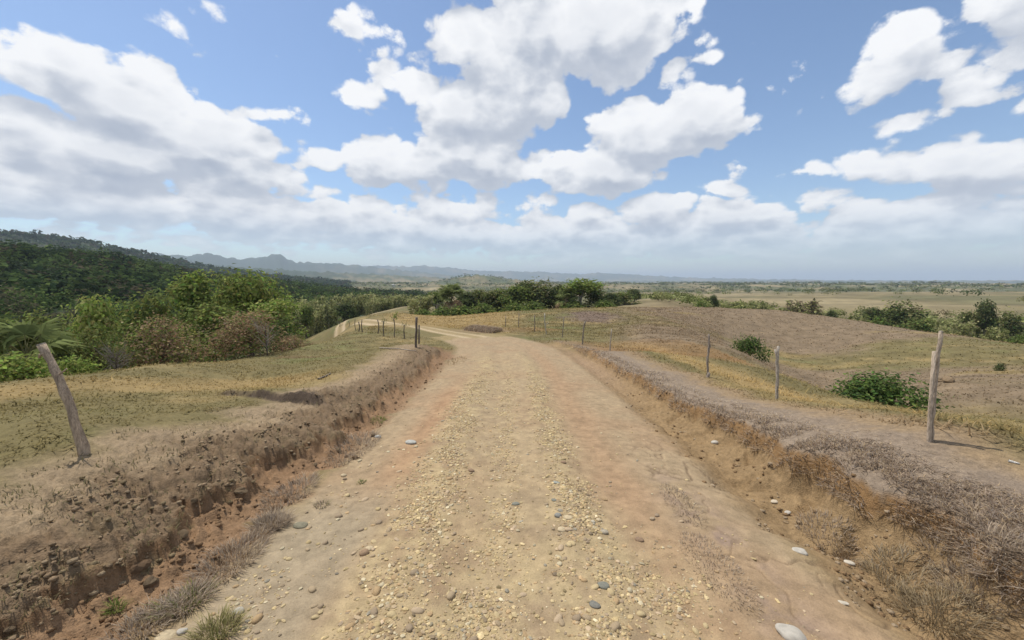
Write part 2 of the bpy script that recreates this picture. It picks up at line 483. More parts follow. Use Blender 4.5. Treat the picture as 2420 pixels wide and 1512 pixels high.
def cut_line_left(s):
    return -(3.45 + .30 * noise2(s * .45, s * 0 + 3.3, 5) + .28 * noise2(s * 1.5, s * 0, 6) + .16 * noise2(s * 4.5, s * 0, 7))  - .22 * sstep(9, 3, s)
def cut_line_right(s):
    return 3.70 + .22 * noise2(s * .5, s * 0 + 1.3, 8) + .16 * noise2(s * 1.7, s * 0, 9) + .07 * noise2(s * 5, s * 0, 10) + .35 * sstep(9, 4, s)

def ground(x, y, parts=False):
    """height of the land, and what covers it"""
    x = np.asarray(x, float).ravel(); y = np.asarray(y, float).ravel()
    r = np.hypot(x, y)
    z = macro(x, y)
    d, s = road_coords(x, y)
    near = np.clip(1 - r / 70, 0, 1)
    info = dict(d=d, s=s, r=r)
    # broad unevenness of the fields
    off = sstep(3.0, 6.5, np.abs(d))
    big = fbm(x * .09, y * .09, 3, 21) * .35 * sstep(10, 40, r) + fbm(x * .02, y * .02, 3, 22) * 1.2 * sstep(60, 200, r) * sstep(3000, 900, r)
    # terracettes trodden along the slopes
    big = big + fbm(x * .45, y * .45, 3, 23) * .10 * sstep(8, 20, r) * sstep(200, 100, r)
    z = z + big * off
    # the road bed
    hw = 2.55
    inroad = (np.abs(d) < 12) & (s < 175)
    D = d[inroad]; S = s[inroad]; X = x[inroad]; Y = y[inroad]; R = r[inroad]
    fl = sstep(23.5, 20.5, S)                                   # left bank ends where the road bends
    fr = np.maximum(sstep(27.5, 24, S), sstep(32.5, 34, S) * sstep(39.5, 38, S)) 
    fr = fr * (1 - .55 * sstep(17, 24, S))
    dz = np.zeros_like(D)
    # wheel ruts and gravel ridges lengthwise
    wob = .12 * noise2(S * .18, S * 0, 31)
    rut = -.045 * (np.exp(-((D - 1.15 - wob) / .34) ** 2) + np.exp(-((D + .45 - wob) / .30) ** 2)) + .03 * (np.exp(-((D - .55 - wob) / .25) ** 2) + np.exp(-((D + 1.15 - wob) / .35) ** 2))
    dz += rut * sstep(2.7, 2.0, np.abs(D)) + .05 * (1 - (np.clip(np.abs(D), 0, 2.5) / 2.5) ** 2)
    dz += .022 * fbm(X * 1.3, Y * 1.3, 4, 33) * sstep(4, 2.5, np.abs(D))
    dz += .008 * fbm(X * 9, Y * 9, 3, 34)
    # left ditch, cut and bank
    cl = cut_line_left(S)
    t = cl - D                                                   # > 0 beyond the cut
    ditch = -.09 * np.exp(-((D - cl - .42) / .34) ** 2)
    face = sstep(-.06, .12, t + .22 * fbm(X * 4, Y * 4, 3, 35))
    bankh = .20 + .15 * sstep(0, 1.2, t) + .06 * noise2(S * .6, S * 0, 36) 
    bank = face * bankh * sstep(7.5, 3.0, t)
    lump = face * sstep(3.0, .3, t) * (.16 * np.abs(fbm(X * 2.6, Y * 2.6, 3, 37)) + .17 * np.abs(fbm(X * 6.5, Y * 6.5, 3, 38)) - .05)
    crack = face * sstep(2.2, .2, t) * -.09 * np.exp(-(fbm(X * 1.1 + .3, Y * 1.1, 3, 39) / .06) ** 2)
    rubble = sstep(-.95, -.2, t) * (1 - face) * .17 * np.abs(fbm(X * 5, Y * 5, 3, 40))
    dz += np.where(D < 0, fl * (ditch + bank + lump + crack + rubble), 0)
    # right ditch, cut and bank
    cr = cut_line_right(S)
    t2 = D - cr
    wdt = .34 + .30 * sstep(8, 4, S) * (.6 + .6 * noise2(S * .55, S * 0 + 9, 41))
    ditch2 = -(.12 + .20 * sstep(9, 4.5, S)) * np.exp(-((t2 + .55) / wdt) ** 2)
    face2 = sstep(-.10, .16, t2 + .06 * fbm(X * 6, Y * 6, 3, 42))
    bank2 = face2 * (.30 + .10 * noise2(S * .7, S * 0, 43) + .05 * sstep(0, .8, t2)) * sstep(5.5, 2.0, t2)
    lump2 = face2 * sstep(2.2, .1, t2) * .05 * np.abs(fbm(X * 5, Y * 5, 3, 44))
    gully = (1 - face2) * sstep(-1.3, -.3, t2) * -.13 * np.exp(-(noise2(S * 1.5 + .7 * D, D * .8, 45) / .10) ** 2) * sstep(14, 7, S) + (1 - face2) * sstep(-1.2, -.2, t2) * .10 * (np.abs(fbm(X * 4, Y * 4, 3, 46)) - .1)
    dz += np.where(D > 0, fr * (ditch2 + bank2 + lump2 + gully), 0)
    z[inroad] += dz
    # cracked mud on the right hand side of the road
    ck = np.exp(-(fbm(x * .9 + 3, y * .55, 3, 47) / .014) ** 2) + .7 * np.exp(-(fbm(x * 1.3, y * 1.0 + 5, 3, 48) / .016) ** 2)
    ck = np.clip(ck, 0, 1) * sstep(1.75, 2.0, d) * sstep(3.1, 2.8, d) * sstep(2.4, 3.0, s) * sstep(8.0, 6.0, s)
    z = z - .018 * ck
    info['crack'] = ck
    info['face_l'] = np.zeros_like(z); info['face_l'][inroad] = np.where(D < 0, fl * face, 0)
    info['face_r'] = np.zeros_like(z); info['face_r'][inroad] = np.where(D > 0, fr * face2, 0)
    info['t_l'] = np.full_like(z, -9.); info['t_l'][inroad] = np.where(D < 0, t, -9)
    info['t_r'] = np.full_like(z, -9.); info['t_r'][inroad] = np.where(D > 0, t2, -9)
    info['fl'] = np.zeros_like(z); info['fl'][inroad] = np.where(D < 0, fl, 0)
    info['fr'] = np.zeros_like(z); info['fr'][inroad] = np.where(D > 0, fr, 0)
    # the worn step in the turf left of the bank
    e = (y - 9.3 + .30 * (x + 6.5)) + .25 * noise2(x * .9, y * .9, 50)
    ms = sstep(-7.4, -6.9, x) * sstep(-3.9, -4.4, x)
    ms = ms * (.55 + .45 * sstep(-6.6, -5.0, x)) * np.clip(.95 + .4 * noise2(x * 1.6, y * 0, 53), 0, 1.2)
    scar = ms * sstep(.0, .10, e + .10 * fbm(x * 5, y * 5, 2, 54)) * sstep(2.2, .2, e) * .20
    z = z + scar
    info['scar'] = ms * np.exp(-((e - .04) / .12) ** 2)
    # ragged turf
    z = z + off * near * (.018 * fbm(x * 4, y * 4, 3, 51) + .012 * fbm(x * 14, y * 14, 2, 52)) * sstep(45, 12, r)
    if parts: return z, info
    return z
def gz(x, y):
    return float(ground(np.array([x]), np.array([y]))[0])
def on_ground(px, py, r0=None, zoff=0.):
    """where the view ray through a photo point meets the land"""
    a, fw, up = view_dir(px, py)
    k = 1 / math.hypot(a, fw)
    lo, hi = (1.2, 300.) if r0 is None else (r0 * .6, r0 * 1.6)
    for step in range(2):
        r = np.exp(np.linspace(math.log(lo), math.log(hi), 160))
        zz = ground(a * k * r, fw * k * r)
        ray = CAM_H + up * k * r
        hit = np.where(ray <= zz)[0]
        i = hit[0] if len(hit) else int(np.argmin(np.abs(ray - zz)))
        lo, hi = r[max(i - 1, 0)], r[i]
        if hi <= lo: break
    return a * k * r[i], fw * k * r[i], zz[i], r[i]

def ground_colour(x, y, info):
    d, s, r = info['d'], info['s'], info['r']
    az = np.arctan2(x, y)
    n1 = fbm(x * .13, y * .13, 4, 60); n2 = fbm(x * .55, y * .55, 4, 61); n3 = fbm(x * 2.6, y * 2.6, 4, 62); n4 = fbm(x * .035, y * .035, 4, 63)
    olive = np.array([.150, .122, .054]); gold = np.array([.240, .178, .080]); brown = np.array([.180, .132, .082]); green = np.array([.130, .135, .052])
    c = np.tile(olive, (len(x), 1))
    c = mixc(c, gold, sstep(-.0, .45, n1 + .5 * n2) * .85)
    c = mixc(c, green, sstep(.15, .45, -n1 + .4 * n2) * .6)
    # brown burnt-off hillside across the gully
    far_r = sstep(.20, .34, az) * sstep(20, 30, r) * sstep(400, 150, r)
    c = mixc(c, brown, far_r * sstep(-.30, .2, n4 * 1.4 + .3 * n2 + .22))
    c = mixc(c, np.array([.235, .175, .072]), far_r * sstep(.25, .5, fbm(x * .08, y * .16, 3, 66)) * .7)
    # the knoll ahead: gold on its left half, bare brown scar near the top
    kn = sstep(36, 44, r) * sstep(100, 85, r)
    c = mixc(c, np.array([.270, .185, .078]), kn * sstep(.05, -.06, az + .05 * n2) * sstep(-.36, -.25, az) * .75)
    c = mixc(c, np.array([.155, .112, .082]), sstep(1., .3, np.hypot((az - .20) / .10, (r - 58) / 11) + .5 * n2))
    # pale path along the fences, trodden earth
    pale = np.array([.280, .205, .130])
    onfl = info['fl']; onfr = info['fr']
    c = mixc(c, pale, onfl * sstep(.5, 1.0, info['t_l'] + .35 * n3) * sstep(2.6, 1.5, info['t_l'] + .5 * n2 - .3 * n3) * .85)
    c = mixc(c, pale * np.array([1, .95, .9]), onfr * sstep(.6, 1.2, info['t_r'] + .3 * n3) * sstep(2.4, 1.5, info['t_r'] + .5 * n2) * .8)
    gs = np.array([.300, .208, .090])                            # gold strip just outside the right fence
    c = mixc(c, gs, sstep(2.0, 2.5, info['t_r'] + .4 * n2) * sstep(6, 4.0, d) * 0 + sstep(6.3, 7.0, x + .4 * n2) * sstep(9.5, 8, x + .5 * n2) * sstep(30, 22, y) * .8)
    gl = sstep(1.0, .3, np.abs((r - 12.6 + 2.0 * np.sin(az * 3)) / 1.8 + .5 * n2)) * sstep(-.35, -.5, az)
    c = mixc(c, np.array([.285, .188, .078]), gl * .35)
    # left bank: grey brown lumpy soil, raw earth in the cut
    lumpc = np.array([.182, .126, .076]); raw = np.array([.150, .090, .048])
    tl = info['t_l']
    c = mixc(c, lumpc, onfl * sstep(-.05, .1, tl) * sstep(1.35, .7, tl + .4 * n3))
    c = mixc(c, np.array([.145, .108, .062]), onfl * sstep(.0, .1, tl) * sstep(1.2, .5, tl) * sstep(.1, .4, n3 + .4 * n2) * .7)
    fl = info['face_l']
    c = mixc(c, raw, onfl * sstep(.02, .3, fl) * sstep(.995, .85, fl))
    # right bank: purple grey litter of dead grass
    purp = np.array([.232, .178, .128]); tr = info['t_r']
    c = mixc(c, purp, onfr * sstep(-.05, .1, tl * 0 + tr) * sstep(1.6, .9, tr + .4 * n3))
    fr_ = info['face_r']
    c = mixc(c, np.array([.215, .128, .058]), onfr * sstep(.02, .3, fr_) * sstep(.995, .85, fr_))
    # ditches
    c = mixc(c, np.array([.225, .140, .078]), onfl * sstep(-.95, -.6, tl + .3 * n3) * sstep(.05, -.02, tl))
    c = mixc(c, np.array([.245, .165, .085]), onfr * sstep(-1.7, -1.0, tr + .3 * n3) * sstep(.05, -.05, tr))
    # scar in the turf
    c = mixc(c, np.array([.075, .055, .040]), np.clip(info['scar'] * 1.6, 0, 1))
    # the road
    rd = sstep(3.05, 2.55, np.abs(d) + .25 * n3 + .10 * n2) * (s < 170)
    rd = np.where(s > 33, sstep(1.5, 1.1, np.abs(d) + .25 * n3 + .35 * sstep(58, 66, s)), rd)
    verge = sstep(3.9, 3.3, np.abs(d)) * np.maximum(onfl * sstep(.1, -.1, tl), onfr * sstep(.1, -.1, tr)) * (1 - rd)
    c = mixc(c, np.array([.270, .185, .110]), verge * sstep(-.9, -.3, -np.maximum(tl, tr)) * .0 + verge * np.where(d > 0, sstep(9, 16, s), 0))
    rc = np.tile(np.array([.300, .222, .134]), (len(x), 1))
    rc = mixc(rc, np.array([.292, .200, .118]), sstep(-.1, .4, n2 + .5 * n1) * .8)
    wob = .12 * noise2(s * .18, s * 0, 31)
    rc = mixc(rc, np.array([.290, .190, .110]), np.exp(-((d - 1.35 - wob) / .38) ** 2) * sstep(30, 14, s) * .8)
    rc = mixc(rc, np.array([.320, .190, .105]), np.exp(-((d + 1.75) / .35) ** 2) * sstep(4, 6, s) * sstep(14, 10, s) * .75)
    grav = np.array([.350, .268, .148])
    gm = (np.exp(-((d - .62 - wob) / .34) ** 2) + np.exp(-((d + 1.15 - wob * 2) / .45) ** 2) + .55 * np.exp(-((d + .2 - wob) / .3) ** 2) + .6 * sstep(5, 3, s) * sstep(2, 1.2, np.abs(d))) * sstep(24, 15, s)
    rc = mixc(rc, grav, np.clip(gm, 0, 1) * sstep(-.5, .3, n3) * .85)
    rc = mixc(rc, np.array([.275, .220, .145]), sstep(-1.4, -1.8, d) * sstep(-2.9, -2.5, d) * sstep(5.5, 4.2, s) * .8)
    litter = np.exp(-((d - 2.05) / .28) ** 2) * sstep(6.5, 4.5, s) * sstep(-.2, .3, n3)
    rc = mixc(rc, np.array([.215, .155, .120]), litter * .75)
    # the far half is paler, two wheel tracks with grass between
    tr2 = np.exp(-((np.abs(d) - .78) / .42) ** 2)
    rc = np.where((s > 30)[:, None], mixc(np.tile(np.array([.250, .190, .095]), (len(x), 1)), np.array([.42, .325, .205]), tr2), rc)
    c = mixc(c, rc, rd)
    c = mixc(c, np.array([.120, .080, .050]), info['crack'] * .6)
    # fine darker and lighter grains of everything
    c = c * (1 + .20 * np.clip(n3, -1, 1) * sstep(90, 20, r))[:, None]
    rough_ = (.30 * n2 + .35 * fbm(x * .35, y * 1.1, 4, 68) + .25 * fbm(x * 1.1, y * 1.1, 3, 69)) * sstep(12, 28, r) * sstep(400, 150, r) * sstep(2.5, 4, np.abs(d))
    c = c * (1 + np.clip(rough_, -.45, .6))[:, None]
    # far land
    fm = sstep(90, 170, r)
    fc = np.tile(np.array([.165, .135, .070]), (len(x), 1))
    nf = fbm(x * .006, y * .006, 5, 70); nf2 = fbm(x * .0017, y * .0017, 5, 71)
    fc = mixc(fc, np.array([.235, .190, .105]), sstep(-.05, .3, nf))
    fc = mixc(fc, np.array([.085, .098, .045]), sstep(-.12, .2, -nf + .6 * nf2) * (.45 + .55 * sstep(700, 1800, r)))
    fc = fc * (1 + np.clip(.5 * fbm(x * .03, y * .05, 4, 72) + .3 * fbm(x * .11, y * .11, 3, 73), -.45, .5) * sstep(2500, 600, r))[:, None]
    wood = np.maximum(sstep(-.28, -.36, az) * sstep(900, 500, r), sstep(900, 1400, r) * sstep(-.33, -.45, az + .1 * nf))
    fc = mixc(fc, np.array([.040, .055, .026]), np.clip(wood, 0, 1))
    hi = sstep(2600, 4200, r)
    fc = mixc(fc, np.array([.048, .066, .036]), hi * sstep(-.3, .15, nf2 + .4 * nf))
    c = mixc(c, fc, fm)
    return np.clip(c, .01, .8)

# one sheet of land out to the horizon, finer where it is near
az_c = np.radians(np.concatenate([np.linspace(-74, -55, 36, endpoint=False), np.linspace(-55, 55, 660), np.linspace(55, 74, 37)[1:]]))
dep = np.linspace(math.atan(CAM_H / .95), math.atan(CAM_H / 30.0), 440)
r_near = CAM_H / np.tan(dep)
r_mid = np.exp(np.linspace(math.log(30.0), math.log(160.0), 130))[1:]
r_far = np.exp(np.linspace(math.log(160.0), math.log(20000.0), 115))[1:]
rr_ = np.concatenate([r_near, r_mid, r_far])
AZ, RR = np.meshgrid(az_c, rr_)
gx = (RR * np.sin(AZ)).ravel(); gy = (RR * np.cos(AZ)).ravel()
gzv, ginfo = ground(gx, gy, True)
gcol = ground_colour(gx, gy, ginfo)
nr, nc = RR.shape
ii = np.arange(nr * nc).reshape(nr, nc)
quads = np.stack([ii[:-1, :-1], ii[:-1, 1:], ii[1:, 1:], ii[1:, :-1]], -1).reshape(-1, 4)
qc = lambda a: a[quads].mean(1)
qd, qs, qr = qc(ginfo['d']), qc(ginfo['s']), qc(ginfo['r'])
qtl, qtr, qfl, qfr = qc(ginfo['t_l']), qc(ginfo['t_r']), qc(ginfo['fl']), qc(ginfo['fr'])
is_far = qr > 1000
is_road = (qs < 172) & (np.abs(qd) < np.where(qs > 33, 1.4, 2.75)) & ~is_far
is_bl = (qtl > -.8) & (qtl < 2.6) & (qfl > .4) & ~is_road
is_br = (qtr > -.9) & (qtr < 2.2) & (qfr > .4) & ~is_road
is_fld = ~(is_road | is_bl | is_br | is_far)
verts = np.stack([gx, gy, gzv], 1)
def sheet(name, mask, mat):
    q = quads[mask]
    used, inv = np.unique(q, return_inverse=True)
    me = make_mesh(name, verts[used], inv.reshape(-1, 4)[:, ::-1], gcol[used], True, mat)
    return tag(obj(name, me), kind='structure')
sheet('ground', is_fld, M_GROUND)['label'] = 'dry grass fields rolling away on both sides of the road'
sheet('dirt_road', is_road, M_ROAD)['label'] = 'dusty tan dirt road running ahead and bending left over the rise'
sheet('earth_bank', is_bl, M_SOIL)['label'] = 'lumpy grey brown earth bank left of the road with a raw broken edge'
sheet('earth_bank', is_br, M_SOIL)['label'] = 'low earth bank right of the road with brown eroded face'
sheet('distant_hills', is_far, M_FAR)['label'] = 'hazy blue hills and plain along the horizon'

# ------------------------------------------------------------------ shape builders
def tube(path, radii, seg=8, cap=True, rough=0., seed=0):
    """tapered round stick along a path -> verts, quads"""
    P = np.asarray(path, float); R = np.asarray(radii, float)
    T = np.gradient(P, axis=0); T /= np.maximum(np.linalg.norm(T, axis=1), 1e-9)[:, None]
    ref = np.array([1., 0, 0]) if abs(T[0, 0]) < .8 else np.array([0, 1., 0])
    V = []
    rg = np.random.RandomState(seed)
    for i in range(len(P)):
        a = np.cross(T[i], ref); a /= np.linalg.norm(a); b = np.cross(T[i], a)
        ang = np.linspace(0, 2 * math.pi, seg, endpoint=False)
        rr = R[i] * (1 + rough * (rg.rand(seg) - .5) * 2)
        V.append(P[i] + (np.cos(ang) * rr)[:, None] * a + (np.sin(ang) * rr)[:, None] * b)
    V = np.vstack(V)
    F = []
    for i in range(len(P) - 1):
        for k in range(seg):
            k2 = (k + 1) % seg
            F.append((i * seg + k, i * seg + k2, (i + 1) * seg + k2, (i + 1) * seg + k))
    if cap:
        c = len(V); V = np.vstack([V, P[-1] + T[-1] * R[-1] * .1])
        top = (len(P) - 1) * seg
        for k in range(seg): F.append((top + k, top + (k + 1) % seg, c, c))
    return V, F
class Mesh:
    """collects tubes and leaves into one part"""
    def __init__(self): self.v = []; self.f = []; self.c = []; self.m = []; self.n = 0
    def add(self, V, F, col, nrm=None):
        V = np.asarray(V, float); F = np.asarray(F, int)
        self.v.append(V); self.f.append(F + self.n); self.n += len(V)
        self.m.append(np.tile((0., 0., 1.), (len(V), 1)) if nrm is None else nrm)
        col = np.asarray(col, float)
        self.c.append(np.tile(col, (len(V), 1)) if col.ndim == 1 else col)
        return self
    def mesh(self, name, mat, smooth=True):
        F = np.vstack(self.f)
        me = make_mesh_mixed(name, np.vstack(self.v), F, np.vstack(self.c), smooth, mat, np.vstack(self.m) if mat in (M_LEAF, M_DRY) else None)
        return me
def make_mesh_mixed(name, V, F, C, smooth, mat, nrm=None):
    tri = F[:, 2] == F[:, 3]
    if not tri.any():
        return make_mesh(name, V, F, C, smooth, mat, nrm)
    me = bpy.data.meshes.new(name)
    me.from_pydata(V.tolist(), [], [tuple(f[:3]) if t else tuple(f) for f, t in zip(F.tolist(), tri)])
    me.polygons.foreach_set('use_smooth', np.full(len(me.polygons), smooth, bool))
    at = me.attributes.new('col', 'FLOAT_COLOR', 'POINT')
    c4 = np.ones((len(V), 4), np.float32); c4[:, :3] = C
    at.data.foreach_set('color', c4.ravel())
    me.materials.append(mat)
    return me

def leaf_quads(P, Nrm, size, rg, aspect=.55, fold=.0):
    """pointed leaf sprays at P, roughly facing Nrm -> verts, quads"""
    n = len(P)
    q = rg.normal(size=(n, 3)); q -= (q * Nrm).sum(1)[:, None] * Nrm; q /= np.linalg.norm(q, axis=1)[:, None]
    w = np.cross(Nrm, q)
    L = size[:, None]; W = (size * aspect)[:, None]
    V = np.stack([P - q * L * .5, P + w * W * .5 + q * L * .05, P + q * L * .5, P - w * W * .5 + q * L * .05], 1)
    V[:, 2] += Nrm * L * -.15
    return V.reshape(-1, 3), np.arange(n * 4).reshape(-1, 4)
def crown_points(lobes, n, rg, shell=.55):
    lob = np.asarray(lobes, float)
    vol = (lob[:, 3] * lob[:, 4] * lob[:, 5]) ** .7
    k = rg.choice(len(lob), n, p=vol / vol.sum())
    d = rg.normal(size=(n, 3)); d /= np.linalg.norm(d, axis=1)[:, None]
    rad = 1 - (1 - shell) * rg.rand(n) ** 1.6
    rad *= 1 + .16 * rg.normal(size=n)
    P = lob[k, :3] + d * lob[k, 3:6] * rad[:, None]
    return P, d, k, rad
def crown(m, lobes, n, size, cols, rg, weights=None, shell=.5, up=.35, aspect=.55, var=.22):
    P, d, k, rad = crown_points(lobes, n, rg, shell)
    Nn = d * .8 + rg.normal(size=d.shape) * .45 + np.array([0, 0, .5]); Nn /= np.linalg.norm(Nn, axis=1)[:, None]
    sz = size * (.6 + .8 * rg.rand(n))
    V, F = leaf_quads(P, Nn, sz, rg, aspect)
    cols = np.asarray(cols, float)
    # every lobe leans to one of the colours, single leaves differ
    lobc = rg.choice(len(cols), len(lobes), p=weights)
    pick = np.where(rg.rand(n) < .6, lobc[k], rg.choice(len(cols), n, p=weights))
    C = cols[pick] * (1 + var * rg.normal(size=(n, 1))) * (1 + .08 * rg.normal(size=(n, 3)))
    soft = d * .75 + rg.normal(size=d.shape) * .38 + np.array([0, 0, .55]); soft /= np.linalg.norm(soft, axis=1)[:, None]
    m.add(V, F, np.repeat(np.clip(C, .008, .6), 4, axis=0), np.repeat(soft, 4, axis=0))

GREEN = [(0.1603, 0.1979, 0.0543), (0.2247, 0.2474, 0.0741), (0.1112, 0.1484, 0.0494)]
BRIGHT = [(0.2428, 0.2993, 0.0718), (0.1867, 0.252, 0.0622), (0.3081, 0.3229, 0.1077)]
DARK = [(0.0704, 0.095, 0.0377), (0.0961, 0.1196, 0.0463), (0.1217, 0.1331, 0.0601)]
OLIVE = [(0.1552, 0.1733, 0.0578), (0.207, 0.2063, 0.0825), (0.1207, 0.1403, 0.0462)]
VINE = [(0.2857, 0.1967, 0.1139), (0.2223, 0.1497, 0.0911), (0.18, 0.2138, 0.0728), (0.3387, 0.2523, 0.1411)]
FEATH = [(0.3471, 0.3572, 0.1436), (0.296, 0.3165, 0.1317), (0.4083, 0.3776, 0.1914)]
BARKC = (.155, .125, .095)

def tree_meshes(seed, h, w, cols, n=1500, size=.34, trunk_h=.35, lobes=9, drape=False, bark=BARKC, weights=None, squat=1., trunk_r=None):
    """a broad leaved tree of height h and crown half width w -> trunk mesh, crown mesh"""
    rg = np.random.RandomState(seed)
    tm = Mesh(); cm = Mesh()
    tr = trunk_r or .022 * h + .03
    base_c = h * trunk_h
    lean = rg.normal(size=2) * .05 * h
    top = np.array([lean[0], lean[1], h * .72])
    pth = [np.array([0, 0, -.5]), np.array([lean[0] * .2, lean[1] * .2, h * .22]), np.array([lean[0] * .6, lean[1] * .6, h * .48]), top]
    tm.add(*tube(pth, [tr * 1.25, tr, tr * .75, tr * .25], 7, rough=.1, seed=seed), bark)
    L = []
    for i in range(lobes):
        a = rg.rand() * 2 * math.pi; q = math.sqrt(rg.rand())
        zc = base_c + (h - base_c) * (.25 + .60 * rg.rand())
        prof = 1 - .55 * max(0, (zc / h - .62) / .38)
        if drape: prof = 1.05 - .5 * zc / h
        rr = w * q * .66 * prof
        s = w * (.42 + .22 * rg.rand())
        L.append((math.cos(a) * rr + lean[0] * .7, math.sin(a) * rr + lean[1] * .7, min(zc, h - s * .65), s, s, s * (.75 if not drape else .95) * squat))
    s = w * .45
    L.append((lean[0], lean[1], h - s * .7, s, s, s * .8))
    if drape:
        for i in range(lobes):
            a = rg.rand() * 2 * math.pi; s = w * (.25 + .2 * rg.rand())
            L.append((math.cos(a) * w * .78, math.sin(a) * w * .78, h * (.08 + .35 * rg.rand()), s, s, s * 1.3))
    for (x, y, z, a, b, c) in L[:6]:
        st = pth[1] + (pth[2] - pth[1]) * rg.rand()
        en = np.array([x, y, z]); mid = (st + en) / 2 + np.array([0, 0, .06 * h])
        tm.add(*tube([st, mid, en], [tr * .5, tr * .33, tr * .08], 5, seed=seed + 3), bark)
    crown(cm, L, n, size, cols, rg, weights)
    # loose shoots break the outline
    ns = 46; la = np.asarray(L)[rg.randint(0, len(L), ns)]
    dv = rg.normal(size=(ns, 3)); dv[:, 2] = np.abs(dv[:, 2]) * .9 - .15; dv /= np.linalg.norm(dv, axis=1)[:, None]
    u = np.linspace(.8, 1.45, 7)[None, :, None] * (.85 + .3 * rg.rand(ns, 1, 1))
    SPt = (la[:, None, :3] + dv[:, None, :] * la[:, None, 3:6] * u).reshape(-1, 3) + rg.normal(size=(ns * 7, 3)) * size * .25
    SN = rg.normal(size=SPt.shape) * .6 + np.array([0, 0, .8]); SN /= np.linalg.norm(SN, axis=1)[:, None]
    V, F = leaf_quads(SPt, SN, size * (.5 + .6 * rg.rand(len(SPt))), rg, .5)
    sc_ = np.asarray(cols)[rg.choice(len(cols), len(SPt), p=weights)] * (1.05 + .2 * rg.normal(size=(len(SPt), 1)))
    cm.add(V, F, np.repeat(np.clip(sc_, .01, .6), 4, axis=0))
    return tm.mesh('trunk', M_BARK), cm.mesh('crown', M_LEAF, False)
def feather_meshes(seed, h, w, cols, n=900, stems=14):
    """upright wispy thicket: many thin stems with narrow leaves"""
    rg = np.random.RandomState(seed)
    tm = Mesh(); cm = Mesh(); P = []; D = []
    for i in range(stems):
        a = rg.rand() * 2 * math.pi; q = math.sqrt(rg.rand()) * w * .6
        b = np.array([math.cos(a) * q, math.sin(a) * q, -.4]); hh = h * (.65 + .38 * rg.rand())
        t = b + np.array([math.cos(a) * w * .45 * rg.rand(), math.sin(a) * w * .45 * rg.rand(), hh])
        mid = (b + t) / 2 + np.array([0, 0, .05 * h])
        tm.add(*tube([b, mid, t], [.05, .035, .008], 4, cap=False), (.20, .175, .11))
        u = .15 + .85 * rg.rand(n // stems) ** .75
        pts = b[None] * (1 - u)[:, None] + t[None] * u[:, None]
        P.append(pts + rg.normal(size=pts.shape) * np.array([.11, .11, .05]) * w)
    P = np.vstack(P); m = len(P)
    Nn = rg.normal(size=(m, 3)) + np.array([0, 0, .7]); Nn /= np.linalg.norm(Nn, axis=1)[:, None]
    V, F = leaf_quads(P, Nn, .62 * (.6 + .8 * rg.rand(m)), rg, .42)
    C = np.asarray(cols)[rg.choice(len(cols), m)] * (1 + .2 * rg.normal(size=(m, 1)))
    soft = rg.normal(size=(m, 3)) * .35 + np.array([0, 0, .8]); soft /= np.linalg.norm(soft, axis=1)[:, None]
    cm.add(V, F, np.repeat(np.clip(C, .01, .6), 4, axis=0), np.repeat(soft, 4, axis=0))
    return tm.mesh('stems', M_BARK), cm.mesh('foliage', M_LEAF, False)

def plant(name, label, cat, meshes, x, y, z, rz, sc, group=None, parts=('trunk', 'crown')):
    root = bpy.data.objects.new(name, None); COL.objects.link(root)
    root.empty_display_size = .2
    root.location = (x, y, z); root.rotation_euler = (0, 0, rz)
    root.scale = sc if hasattr(sc, '__len__') else (sc,) * 3
    tag(root, label, cat, group)
    for nm, me in zip(parts, meshes): obj(nm, me, root)
    return root
def stand(name, label, cat, px, top, half, r, meshes, base_h, base_w, group=None, parts=('trunk', 'crown'), rz=None, sink=.15, minh=None):
    """set a plant at distance r so that its top shows at photo height `top` and its half width is `half` px"""
    x, y, ztop = spot(px, top, r)
    z = gz(x, y) - sink
    h = max(ztop - z, minh or .6)
    depth = y * math.cos(PITCH)
    w = half / FOC * math.hypot(x, y) * math.cos(math.atan2(x, y)) 
    sxy = w / base_w
    return plant(name, label, cat, meshes, x, y, z, rz if rz is not None else (px * 1.7) % 6.28, (sxy, sxy, h / base_h), group, parts)

# ------------------------------------------------------------------ trees in the valley on the left
LEFT = [  # name, label, kind, px, top py, half width px, distance
 ('tree', 'tallest green tree of the left thicket with narrow pointed crown', 'narrow', 452, 640, 62, 44),
 ('tree', 'broad rounded green tree just right of the tallest one in the left thicket', 'broad', 575, 640, 100, 47),
 ('tree', 'bright green spreading tree at the right end of the left thicket', 'bright', 655, 706, 66, 37),
 ('tree', 'yellow green tree at the left side of the thicket, above the leaning post', 'bright', 238, 697, 58, 36),
 ('tree', 'mid green tree between the yellow green tree and the tallest tree', 'green', 350, 690, 85, 41),
 ('tree', 'green tree in the middle of the thicket behind the brown creeper mound', 'green', 500, 715, 90, 35),
 ('vine_covered_bush', 'big brown creeper covered bush at the right front of the thicket', 'vine', 590, 735, 98, 27),
 ('vine_covered_bush', 'green and brown creeper covered bush in the front middle of the thicket', 'vine2', 385, 752, 92, 25.5),
 ('bush', 'leafy olive bush in front of the yellow green tree', 'olive', 235, 772, 66, 24),
 ('bush', 'small dry brown shrub trailing off the right foot of the thicket', 'dry', 690, 792, 42, 29),
 ('bush', 'bright green low bush at the left edge below the palm', 'bright_low', 40, 842, 85, 18.5),
 ('bush', 'low green bush behind the leaning fence post', 'bright_low', 170, 850, 60, 21),
 ('tree', 'dark green tree behind the palm at the left edge', 'green', 90, 735, 90, 48),
 ('tree', 'dull green tree low behind the yellow green tree', 'olive_t', 200, 745, 70, 52),
 ('bush', 'dark shrub between the brown creeper bush and the bright green tree', 'dark_low', 665, 760, 32, 33),
]
